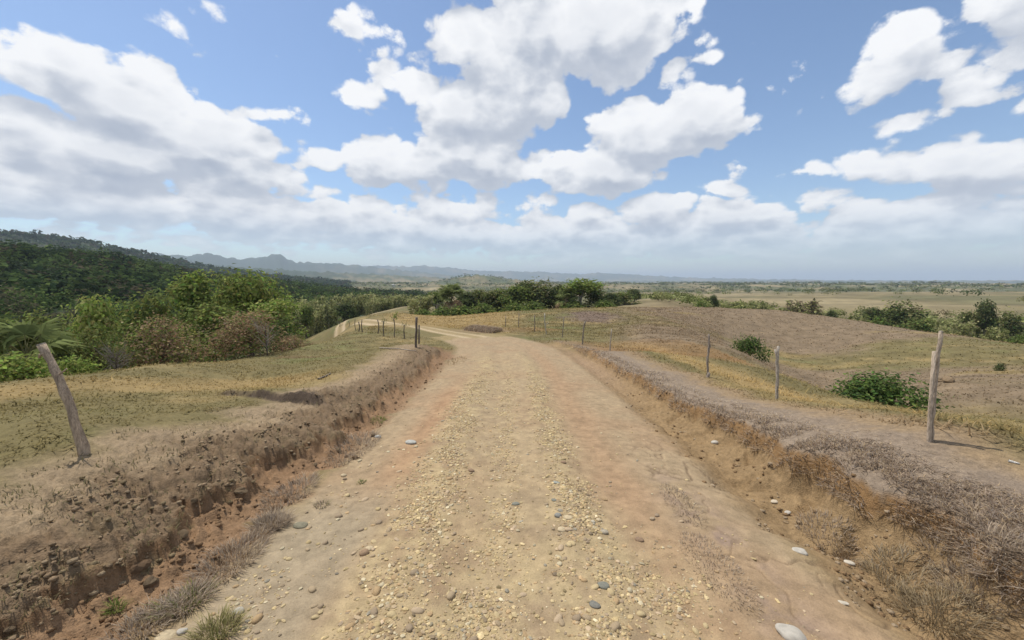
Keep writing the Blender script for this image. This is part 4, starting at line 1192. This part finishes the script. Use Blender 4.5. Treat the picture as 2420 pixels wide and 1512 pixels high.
# ------------------------------------------------------------------ stones
def ico(sub):
    import bmesh
    bm = bmesh.new(); bmesh.ops.create_icosphere(bm, subdivisions=sub, radius=1.0)
    V = np.array([v.co[:] for v in bm.verts]); F = np.array([[v.index for v in f.verts] for f in bm.faces]); bm.free()
    return V, F
I1, I2, I3 = ico(1), ico(2), ico(3)
def stone_shape(base, seed, flat=.62, long=1.35, rough=.16):
    V, F = base
    rg = np.random.RandomState(seed)
    ph = rg.rand(6, 3) * 6; fr = rg.normal(size=(6, 3)) * 1.8
    n_ = sum(np.sin(V @ fr[i] + ph[i, 0]) for i in range(6)) / 6
    W = V * (1 + rough * 1.6 * n_)[:, None]
    W = np.sign(W) * np.abs(W) ** .9
    return W * np.array([long, 1, flat]), F
STONE_COL = [(.43, .325, .165), (.48, .37, .20), (.40, .275, .145), (.36, .27, .165), (.50, .42, .27), (.30, .225, .145), (.29, .255, .19), (.44, .33, .21)]
ST_ME = []
for i in range(16):
    V, F = stone_shape(I2, 200 + i, .5 + .25 * (i % 3) / 2, 1.1 + .15 * (i % 4), .26)
    ST_ME.append(make_mesh('stone', V, F, np.tile(STONE_COL[i % 8], (len(V), 1)), True, M_STONE))
def special(label, px, py, wpx, col, flat, seed, long=1.3, tilt=0.):
    x, y, z, r = on_ground(px, py)
    s = wpx / FOC * y * .5 / 1.4
    V, F = stone_shape(I3, seed, flat, long, .2)
    rg = np.random.RandomState(seed)
    C = np.tile(col, (len(V), 1)) * (1 + .1 * rg.normal(size=(len(V), 1)))
    o = obj('stone', make_mesh('stone', V, F, C, True, M_STONE), None, (x, y, z + s * flat * .35), rg.uniform(-.5, .5), s)
    o.rotation_euler = (tilt, rg.uniform(-.15, .15), rg.uniform(-.6, .6))
    tag(o, label, 'stone', 'single stones picked out on the road')
    return x, y, s
WHT = (.44, .40, .335); GRY = (.36, .35, .31); BRN = (.26, .175, .11); TAN = (.47, .375, .235); TEAL = (.20, .195, .155)
SP = [
 ('flat pale grey stone lying alone on the bare right track', 1890, 1304, 36, WHT, .38, 1.3), ('big whitish rock at the bottom edge right of the gravel', 1868, 1500, 74, WHT, .5, 1.35),
 ('flat dark olive slab beside the dead grass tuft on the left', 710, 1243, 36, (.20, .18, .12), .35, 1.5), ('white rock above the green grass tuft at the bottom left', 563, 1446, 34, WHT, .6, 1.2),
 ('white stone at the bottom left edge of the road', 430, 1494, 28, WHT, .6, 1.2), ('broad flat tan slab at the bottom left edge', 393, 1503, 50, TAN, .3, 1.4),
 ('flat grey rock, larger of two, at the left edge of the road', 970, 1047, 30, GRY, .4, 1.5), ('grey rock at the end of the dark grass strip on the left', 893, 1034, 20, GRY, .7, 1.1),
 ('round brown cobble alone on bare dirt between the gravel strips', 1113, 1113, 17, BRN, .65, 1.3), ('slim dark green pebble in the middle of the road', 1218, 1191, 18, TEAL, .5, 1.7),
 ('large pale cobble in the right gravel strip', 1341, 1224, 24, TAN, .6, 1.5), ('dark grey cobble touching the large pale one', 1318, 1220, 22, (.24, .23, .20), .7, 1.1), ('broad pale stone just below the large pale cobble', 1328, 1252, 26, TAN, .5, 1.3),
 ('grey tan cobble at the right rim of the near gravel', 1427, 1259, 24, (.36, .31, .23), .6, 1.2), ('round tan cobble above the grey tan one', 1415, 1230, 17, TAN, .7, 1.1), ('pale cobble left of the round tan one', 1401, 1234, 14, (.45, .40, .30), .7, 1.1),
 ('big reddish brown stone at the left rim of the near gravel', 860, 1308, 26, (.30, .20, .12), .7, 1.2), ('tan stone touching the big reddish brown one', 873, 1297, 22, TAN, .6, 1.2),
 ('dark brown stone right of the gravel in the wheel track', 1510, 1276, 24, BRN, .5, 1.3), ('brown cobble pair, right one, in the right wheel track', 1552, 1219, 15, (.28, .21, .14), .7, 1.2), ('brown cobble pair, left one, in the right wheel track', 1541, 1227, 15, (.34, .26, .17), .7, 1.2),
 ('white and grey rock at the edge of the right ditch', 1689, 1047, 20, WHT, .6, 1.3), ('small white stone at the rim of the right ditch', 1861, 1211, 16, WHT, .5, 1.5), ('pale stone on the earth beside the right ditch', 2006, 1331, 22, (.52, .46, .36), .5, 1.5),
 ('pale chip on the bare track near the bottom right', 1991, 1425, 20, (.52, .46, .36), .4, 1.6), ('pale stone where the ditch widens on the right', 1829, 1186, 18, (.50, .42, .31), .5, 1.3),
 ('bluish pebble high in the right gravel strip', 1309, 1182, 14, TEAL, .5, 1.4), ('dark teal stone in the near gravel right of the middle', 1424, 1385, 30, TEAL, .5, 1.3), ('dark flat stone among near gravel toward the bottom right', 1405, 1430, 30, (.19, .18, .15), .45, 1.4),
 ('pale rounded cobble at the left road edge above the flat slab', 812, 1125, 16, TAN, .7, 1.1), ('grey green flat stone high in the right gravel strip', 1314, 1141, 18, (.30, .30, .25), .4, 1.4), ('three touching brown cobbles, largest, right gravel strip', 1331, 1093, 16, BRN, .6, 1.4),
]
taken = []
for i, (lab, px, py, wpx, c, fl_, lg) in enumerate(SP):
    taken.append(special(lab, px, py, wpx, c, fl_, 300 + i, lg))

def gravel_density(d, s, x, y):
    wob = .12 * noise2(s * .18, s * 0, 31)
    g = np.exp(-((d - .62 - wob) / .30) ** 2) + np.exp(-((d + 1.15 - wob * 2) / .42) ** 2) + .5 * np.exp(-((d + .2 - wob) / .28) ** 2)
    g = np.clip(g, 0, 1) * sstep(21, 12, s)
    nearpile = sstep(4.6, 3.4, s + .3 * noise2(d * 1.5, d * 0, 4)) * sstep(1.75, 1.1, np.abs(d - .1))
    g = np.maximum(g, nearpile)
    edge = .35 * np.exp(-((d + 2.2) / .35) ** 2) * sstep(9, 5, s) + .10 * sstep(2.6, 2.2, np.abs(d))
    g = np.maximum(g, edge)
    return np.clip(g, 0, 1) ** 1.3 * (.15 + .85 * sstep(-.2, .3, fbm(x * 1.7, y * 1.7, 3, 80)))
rg = np.random.RandomState(120)
def scatter_gravel(n, y0, y1, power):
    u = rg.rand(n * 6)
    s = 1 / (1 / y0 + (1 / y1 - 1 / y0) * u) if power else y0 + (y1 - y0) * u
    d = rg.uniform(-2.7, 2.7, n * 6)
    x = .1 + d; y = s
    keep = rg.rand(n * 6) < gravel_density(d, s, x, y)
    return x[keep][:n], y[keep][:n]
gx_, gy_ = scatter_gravel(14500, 1.7, 20, True)
hx, hy = [], []
for q_ in range(3):                                   # the two ridges of loose stones thrown up between the wheels
    u = rg.rand(30000); s = 4.0 * (15. / 4.0) ** u; d = rg.uniform(-2.0, 1.3, 30000)
    wob = .12 * noise2(s * .18, s * 0, 31)
    g = np.exp(-((d - .64 - wob) / .22) ** 2) + np.exp(-((d + 1.12 - wob * 2) / .30) ** 2) + .35 * np.exp(-((d + .2 - wob) / .2) ** 2)
    kp = rg.rand(30000) < g * .6 * sstep(-.35, .2, fbm((.1 + d) * 1.7, s * 1.1, 3, 81)) * sstep(15, 10, s)
    hx.append(.1 + d[kp]); hy.append(s[kp])
hx = np.concatenate(hx)[:10000]; hy = np.concatenate(hy)[:10000]
gx_ = np.concatenate([gx_, hx]); gy_ = np.concatenate([gy_, hy])
sz = .0045 + .015 * rg.rand(len(gx_)) ** 4 + .0005 * gy_
gz_ = ground(gx_, gy_)
shapes = [stone_shape(I1, 400 + i, .65, 1.2, .34)[0] for i in range(12)]
kk = rg.randint(0, 12, len(gx_)); an = rg.rand(len(gx_)) * 6.283
S3 = np.array(shapes)[kk] * sz[:, None, None] * (1 + .25 * rg.normal(size=(len(gx_), 1, 3))).clip(.6, 1.5)
ca, sa = np.cos(an)[:, None], np.sin(an)[:, None]
VX = S3[:, :, 0] * ca - S3[:, :, 1] * sa + gx_[:, None]; VY = S3[:, :, 0] * sa + S3[:, :, 1] * ca + gy_[:, None]; VZ = S3[:, :, 2] + (gz_ + sz * .12)[:, None]
GV = np.stack([VX, VY, VZ], -1).reshape(-1, 3)
nf_ = len(I1[0])
GF = (I1[1][None] + (np.arange(len(gx_)) * nf_)[:, None, None]).reshape(-1, 3)
gc = np.array(STONE_COL)[rg.choice(8, len(gx_), p=[.26, .22, .17, .13, .1, .06, .02, .04])] * (.92 + .2 * rg.normal(size=(len(gx_), 1))).clip(.5, 1.35)
tag(obj('gravel', make_mesh('gravel', GV, GF, np.repeat(gc, nf_, axis=0), False, M_STONE)), 'loose tan gravel strewn in strips along the road', None, None, 'stuff')
# single pebbles, the larger ones in view
ZONES = [  # label, d range, s range, count, size range
 ('small rounded tan pebble in the left gravel strip', (-1.75, -.6), (2.6, 8.5), 60, (.018, .034), 'pebbles of the left gravel strip'),
 ('small rounded tan pebble in the right gravel strip', (.25, 1.05), (2.8, 8.5), 60, (.018, .034), 'pebbles of the right gravel strip'),
 ('small pale stone scattered along the left edge of the road', (-2.6, -1.8), (2.2, 6.5), 45, (.016, .036), 'stones along the left road edge'),
 ('small stone scattered over the bare right wheel track', (1.15, 2.4), (2.3, 8.0), 34, (.012, .026), 'stones on the right wheel track'),
 ('coarse gravel stone in the near foreground pile', (-1.3, 1.35), (1.75, 3.3), 64, (.018, .036), 'coarse stones of the near gravel'),
]
for (lab, (d0_, d1_), (s0_, s1_), cnt, (z0_, z1_), grp) in ZONES:
    u = rg.rand(cnt); s = 1 / (1 / s0_ + (1 / s1_ - 1 / s0_) * u); d = rg.uniform(d0_, d1_, cnt)
    zz = ground(.1 + d, s)
    for i in range(cnt):
        k = z0_ + (z1_ - z0_) * rg.rand() ** 2
        o = obj('pebble', ST_ME[rg.choice([q_ for q_ in range(16) if q_ % 8 != 6 or rg.rand() < .25])], None, (.1 + d[i], s[i], zz[i] + k * .12), rg.rand() * 6.28, k)
        o.rotation_euler = (rg.uniform(-.25, .25), rg.uniform(-.25, .25), rg.rand() * 6.28)
        tag(o, lab, 'pebble', grp)
# clods fallen from the left cut
CL_ME = []
for i in range(6):
    V, F = stone_shape(I2, 500 + i, .75, 1.15, .45)
    CL_ME.append(make_mesh('soil_clod', V, F, np.tile((.21, .135, .078) if i % 2 else (.23, .165, .10), (len(V), 1)), False, M_SOIL))
for i in range(34):
    s = 2.4 + 11 * rg.rand() ** 1.4
    c0 = float(cut_line_left(np.array([s]))[0])
    d = c0 + rg.uniform(-.05, .75)
    k = rg.uniform(.02, .05)
    o = obj('soil_clod', CL_ME[i % 6], None, (.1 + d, s, gz(.1 + d, s) + k * .3), rg.rand() * 6, k)
    tag(o, 'crumbled brown clod of soil lying at the foot of the left bank', 'soil clod', 'clods below the left bank')
for i, (px, py, wpx, lab) in enumerate([(570, 1160, 26, 'big slumped clod of earth standing in the left ditch'), (330, 1340, 34, 'long slumped sod fallen from the left bank'), (430, 1265, 28, 'grassy sod hanging at the foot of the left bank')]):
    x, y, z, r = on_ground(px, py)
    k = wpx / FOC * y * .5
    tag(obj('soil_clod', CL_ME[i], None, (x, y, z + k * .2), i * 1.3, (k, k * .8, k * .7)), lab, 'soil clod', 'clods below the left bank')
# crumbly lumps all over the bank
nl = 5200
u = rg.rand(nl); s = 1 / (1 / 1.9 + (1 / 20. - 1 / 1.9) * u); t_ = rg.uniform(-.55, 1.3, nl)
kp = rg.rand(nl) < sstep(-.25, .3, fbm(s * 1.6, t_ * 1.6, 3, 156) + .12) * sstep(1.35, .8, t_)
s, t_ = s[kp], t_[kp]
x = np.interp(s, CLlen, CLs[:, 0]) + cut_line_left(s) - t_; y = s
z = ground(x, y); k = (.006 + .022 * rg.rand(len(s)) ** 2.4) * (1 + .03 * s)
sh = np.array([stone_shape(I1, 600 + i, .75, 1.1, .32)[0] for i in range(10)])[rg.randint(0, 10, len(s))] * k[:, None, None]
an = rg.rand(len(s)) * 6.283; ca, sa = np.cos(an)[:, None], np.sin(an)[:, None]
LV = np.stack([sh[:, :, 0] * ca - sh[:, :, 1] * sa + x[:, None], sh[:, :, 0] * sa + sh[:, :, 1] * ca + y[:, None], sh[:, :, 2] + (z + k * .25)[:, None]], -1).reshape(-1, 3)
LF = (I1[1][None] + (np.arange(len(s)) * len(I1[0]))[:, None, None]).reshape(-1, 3)
lc = np.array([(.245, .172, .104), (.205, .145, .088), (.190, .142, .080), (.275, .205, .128)])[rg.randint(0, 4, len(s))]
lc[t_ < -.05] = (.205, .128, .070)
tag(obj('crumbled_soil', make_mesh('crumbled_soil', LV, LF, np.repeat(lc, len(I1[0]), axis=0), True, M_SOIL)), 'crumbled lumps of dry soil over the left bank and ditch', None, None, 'stuff')
# and along the right ditch
nl = 2200
u = rg.rand(nl); s = 1 / (1 / 2.2 + (1 / 14. - 1 / 2.2) * u); t_ = rg.uniform(-1.15, .15, nl)
kp = rg.rand(nl) < sstep(-.1, .3, fbm(s * 1.3, t_ * 1.8, 3, 157))
s, t_ = s[kp], t_[kp]
x = np.interp(s, CLlen, CLs[:, 0]) + cut_line_right(s) + t_; y = s
z = ground(x, y); k = (.006 + .024 * rg.rand(len(s)) ** 2.5) * (1 + .03 * s)
sh = np.array([stone_shape(I1, 600 + i, .75, 1.1, .32)[0] for i in range(10)])[rg.randint(0, 10, len(s))] * k[:, None, None]
an = rg.rand(len(s)) * 6.283; ca, sa = np.cos(an)[:, None], np.sin(an)[:, None]
LV = np.stack([sh[:, :, 0] * ca - sh[:, :, 1] * sa + x[:, None], sh[:, :, 0] * sa + sh[:, :, 1] * ca + y[:, None], sh[:, :, 2] + (z + k * .2)[:, None]], -1).reshape(-1, 3)
LF = (I1[1][None] + (np.arange(len(s)) * len(I1[0]))[:, None, None]).reshape(-1, 3)
lc = np.array([(.235, .150, .078), (.185, .118, .062), (.27, .19, .11), (.30, .225, .145)])[rg.randint(0, 4, len(s))]
tag(obj('crumbled_soil', make_mesh('crumbled_soil', LV, LF, np.repeat(lc, len(I1[0]), axis=0), True, M_SOIL)), 'crumbled brown soil in the right ditch', None, None, 'stuff')
# dark rocks on the brown hill
for i, (px, py) in enumerate([(2216, 902), (2238, 902)]):
    x, y, z, r = on_ground(px, py)
    tag(obj('rock', CL_ME[2 * i], None, (x, y, z + .1), i, (.30, .25, .22)), ('left' if i == 0 else 'right') + ' one of two dark rocks on the brown hillside right of the split post', 'rock')

# ------------------------------------------------------------------ grasses
def blades(x, y, z, h, lean, w, cols, rg, bend=.5):
    """bent two-piece blades; lean is an (n,2) offset of the tip"""
    n_ = len(x)
    a = np.arctan2(lean[:, 1], lean[:, 0]) + math.pi / 2 + rg.normal(size=n_) * .35
    sx, sy = np.cos(a) * w * .5, np.sin(a) * w * .5
    b = np.stack([x, y, z - .01], 1)
    mid = b + np.stack([lean[:, 0] * .45, lean[:, 1] * .45, h * .62], 1)
    tip = b + np.stack([lean[:, 0], lean[:, 1], h * (1 - bend * .3)], 1)
    o = np.stack([sx, sy, np.zeros(n_)], 1)
    V = np.stack([b - o, b + o, mid + o * .7, mid - o * .7, tip], 1).reshape(-1, 3)
    k = np.arange(n_)[:, None] * 5
    F = np.concatenate([k + np.array([[0, 1, 2]]), k + np.array([[0, 2, 3]]), k + np.array([[3, 2, 4]])], 0)
    return V, F, np.repeat(cols, 5, axis=0)
def soft_up(n_, rg):
    q = np.repeat(rg.normal(size=(n_ // 5, 3)) * .42 + np.array([0, 0, .9]), 5, axis=0)
    return q / np.linalg.norm(q, axis=1)[:, None]
def strands(name, x, y, h, lean, w, cols, rg, label=None, kind='stuff', bend=.5, zoff=0.):
    z = ground(x, y) + zoff
    V, F, C = blades(x, y, z, h, lean, w, cols, rg, bend)
    return tag(obj(name, make_mesh(name, V, F, np.clip(C, .01, .7), False, M_DRY, soft_up(len(C), rg))), label, None, None, kind)
rg = np.random.RandomState(140)
# dead grass hanging over the right bank
nb = 60000
u = rg.rand(nb); s = 1 / (1 / 1.9 + (1 / 27. - 1 / 1.9) * u)
t_ = .0 + 1.15 * rg.rand(nb) ** 1.3
patch = fbm(s * 2.0, t_ * 3.0, 4, 141)
kp = rg.rand(nb) < sstep(-.18, .15, patch + .13) * np.where(s > 23, .7, 1)
s, t_ = s[kp], t_[kp]
x = np.interp(s, CLlen, CLs[:, 0]) + cut_line_right(s) + t_; y = s
hh = rg.uniform(.03, .085, len(s)) * (1 + .02 * s) * sstep(1.25, .5, t_ + .2)
ov = sstep(.28, -.05, t_)
lean = rg.normal(size=(len(s), 2)) * .06; lean[:, 0] -= ov * .04
pal = np.array([(.410, .320, .235), (.340, .260, .195), (.470, .380, .275), (.275, .205, .152), (.470, .355, .220), (.370, .315, .265)])
C = pal[rg.choice(6, len(s))] * (1 + .15 * rg.normal(size=(len(s), 1)))
strands('dead_grass', x, y, hh * (1 - .5 * ov), lean, .0038 + .0011 * s, C, rg, 'purple grey dead grass matted over the right bank')
# the short mound of dead grass past the gap
nb = 4500
s = rg.uniform(33.4, 38.6, nb); t_ = rg.normal(size=nb) * .30 + .25
xi = np.interp(s, CLlen, CLs[:, 0]); yi = np.interp(s, CLlen, CLs[:, 1]); tx = np.interp(s, CLlen, CLtan[:, 0]); ty = np.interp(s, CLlen, CLtan[:, 1])
dd_ = 3.6 + t_
o = strands('grass_mound', xi + ty * dd_, yi - tx * dd_, rg.uniform(.2, .5, nb), rg.normal(size=(nb, 2)) * .15, np.full(nb, .04), pal[rg.choice(5, nb)] * (1 + .15 * rg.normal(size=(nb, 1))), rg, None, None)
tag(o, 'short hedge-like mound of dead brown grass where the road bends', 'grass mound', None)
# tufts beside the left ditch and on the road edges
def tuft(label, px, py, rpx, n_, h, cols, spread=.16, long_=1.):
    x0, y0, z0_, r0 = on_ground(px, py)
    R = rpx / FOC * y0
    rg = np.random.RandomState(int(px))
    a = rg.rand(n_) * 6.283; q = np.sqrt(rg.rand(n_)) * R
    x = x0 + np.cos(a) * q; y = y0 + np.sin(a) * q * long_
    lean = np.stack([np.cos(a), np.sin(a)], 1) * (q / R)[:, None] * h * .8 + rg.normal(size=(n_, 2)) * h * .35
    C = np.asarray(cols)[rg.choice(len(cols), n_)] * (1 + .18 * rg.normal(size=(n_, 1)))
    z = ground(x, y)
    V, F, C = blades(x - x0, y - y0, z - z0_, h * rg.uniform(.5, 1.1, n_), lean, np.full(n_, .0045 + .0006 * y0), C, rg)
    tag(obj('grass_tuft', make_mesh('grass_tuft', V, F, np.clip(C, .01, .7), False, M_DRY, soft_up(len(C), rg)), None, (x0, y0, z0_)), label, 'grass tuft', 'dry tufts beside the road')
PURP = [(.36, .29, .22), (.28, .22, .17), (.43, .35, .26), (.40, .31, .21)]
TUFTS = [
 ('large grey dead tuft beside the dark olive slab on the left', 640, 1240, 40, 800, .12, PURP, 1.0), ('grey tuft with a little green at its heart near the bottom left', 440, 1425, 52, 800, .12, PURP + [(.16, .18, .05)], 1.0),
 ('olive green grass tuft at the bottom edge on the left', 512, 1497, 46, 450, .12, [(.27, .245, .10), (.22, .21, .08), (.36, .30, .16)], 1.0), ('long low strip of dark dead grass at the left road edge', 838, 1065, 46, 900, .11, PURP, 2.6),
 ('dead brown grass strip between the two grey tufts on the left', 545, 1330, 60, 1000, .12, PURP + [(.32, .22, .13)], 1.8), ('low purple grass patch at the foot of the left bank, upper part', 690, 1170, 46, 700, .10, PURP, 2.0),
 ('pale straw patch near the bottom left corner of the road', 345, 1480, 60, 700, .11, PURP + [(.33, .25, .16)], 1.4), ('small green weed in the left ditch bottom', 272, 1438, 14, 120, .07, [(.17, .21, .05), (.22, .24, .08)], 1.),
 ('small green weed patch where the left ditch begins', 893, 990, 16, 160, .09, [(.15, .19, .05), (.22, .21, .08)], 2.), ('sparse grey tuft on the left gravel edge', 760, 1195, 16, 120, .06, PURP + [(.2, .2, .08)], 1.),
 ('straw coloured tuft at the bottom right beyond the ditch', 2220, 1440, 70, 900, .15, [(.40, .31, .18), (.36, .28, .17), (.30, .24, .16)], 1.2), ('pale straw tuft spilling into the right ditch', 2120, 1385, 60, 800, .12, [(.40, .31, .18), (.33, .27, .19)], 1.2),
 ('dry grass strip along the near rim of the right ditch', 1960, 1262, 50, 700, .08, PURP + [(.36, .27, .18)], 1.8), ('thin dry patch between the wheel track and the bare mud, near part', 1690, 1340, 60, 800, .045, PURP + [(.33, .24, .16)], 2.6),
 ('thin dry patch between the wheel track and the bare mud, far part', 1610, 1190, 36, 500, .05, PURP + [(.33, .24, .16)], 3.0), ('dry golden grass at the outer end of the left bank', 1080, 852, 20, 260, .10, [(.42, .32, .18), (.38, .28, .16), (.34, .25, .16)], 4.0),
 ('tiny green weed on the left gravel edge', 855, 1140, 8, 60, .05, [(.17, .19, .07)], 1.), ('grey scrubby tuft at the bottom right corner', 2330, 1330, 60, 700, .14, PURP, 1.5), ('dark dry tuft in the right ditch below the bank', 2240, 1300, 40, 500, .10, PURP + [(.2, .15, .1)], 1.5),
]
for (lab, px, py, rp_, n_, h_, c_, lg_) in TUFTS: tuft(lab, px, py, rp_, n_, h_, c_, long_=lg_)
# short turf on the fields
def field_grass(name, n_, a0, a1, r0, r1, label, hmul=1., seed=0, sel=None):
    rg = np.random.RandomState(seed)
    a = np.radians(rg.uniform(a0, a1, n_)); u = rg.rand(n_); r = np.exp(math.log(r0) + (math.log(r1) - math.log(r0)) * u)
    x, y = r * np.sin(a), r * np.cos(a)
    z, info = ground(x, y, True)
    ok = (np.abs(info['d']) > 3.0) & ~((info['fl'] > .3) & (info['t_l'] > -1.) & (info['t_l'] < 2.3)) & ~((info['fr'] > .3) & (info['t_r'] > -1) & (info['t_r'] < 1.6))
    ok &= fbm(x * .8, y * .8, 3, 145) + .3 * rg.rand(n_) > -.15
    x, y, z, r = x[ok], y[ok], z[ok], r[ok]
    for k_ in info: info[k_] = info[k_][ok]
    c = ground_colour(x, y, info)
    m = len(x)
    tall = sstep(-.1, .4, fbm(x * .5, y * .5, 3, 146))
    h = hmul * (.02 + .03 * rg.rand(m) + .07 * tall * rg.rand(m)) * (1 + r * .012)
    C = c * (1.42 + .25 * rg.normal(size=(m, 1))).clip(.8, 2.1)
    V, F, C = blades(x, y, z, h, rg.normal(size=(m, 2)) * h[:, None] * 1.5, .005 + .0017 * r * (.7 + .6 * rg.rand(m)), C, rg)
    tag(obj(name, make_mesh(name, V, F, np.clip(C, .01, .6), False, M_DRY, soft_up(len(C), rg))), label, None, None, 'stuff')
field_grass('field_grass', 44000, -62, -6, 6.5, 48, 'short olive and golden turf of the field left of the road', 1., 150)
field_grass('field_grass', 50000, 2, 62, 7.5, 120, 'dry golden turf on the slope right of the road', 1.25, 151)
field_grass('field_grass', 22000, -20, 28, 34, 100, 'golden dry grass on the knoll straight ahead', 1.6, 152)
# sparse dry wisps on the lumpy left bank
nb = 9000
u = rg.rand(nb); s = 1 / (1 / 2.0 + (1 / 20. - 1 / 2.0) * u); t_ = rg.uniform(-.05, 2.0, nb)
kp = fbm(s * 2.2, t_ * 2.2, 3, 155) > .0
s, t_ = s[kp], t_[kp]
strands('bank_grass', np.interp(s, CLlen, CLs[:, 0]) + cut_line_left(s) - t_, s, rg.uniform(.02, .07, len(s)), rg.normal(size=(len(s), 2)) * .045, .005 + .001 * s, np.array([(.22, .185, .10), (.17, .155, .075), (.26, .20, .13)])[rg.choice(3, len(s))] * (1 + .15 * rg.normal(size=(len(s), 1))), rg, 'sparse short wisps of dry grass on the lumpy left bank')

# ------------------------------------------------------------------ the air between here and the hills
hm, hnt, hout = new_mat('haze')
pv = hnt.nodes.new('ShaderNodeVolumePrincipled')
pv.inputs['Color'].default_value = (.72, .85, 1.0, 1)
pv.inputs['Density'].default_value = 1.2e-4
pv.inputs['Anisotropy'].default_value = .0
hnt.links.new(pv.outputs[0], hout.inputs['Volume'])
B = 26000.; z0, z1 = float(gzv.min()) - 1.0, float(gzv.max()) + 25.
hv = [(sx * B, sy * B, z) for z in (z0, z1) for sx, sy in ((-1, -1), (1, -1), (1, 1), (-1, 1))]
hf = [(3, 2, 1, 0), (4, 5, 6, 7), (0, 1, 5, 4), (1, 2, 6, 5), (2, 3, 7, 6), (3, 0, 4, 7)]
tag(obj('haze', make_mesh('haze', hv, hf, None, False, hm)), 'pale blue haze over the distant land', None, None, 'stuff')
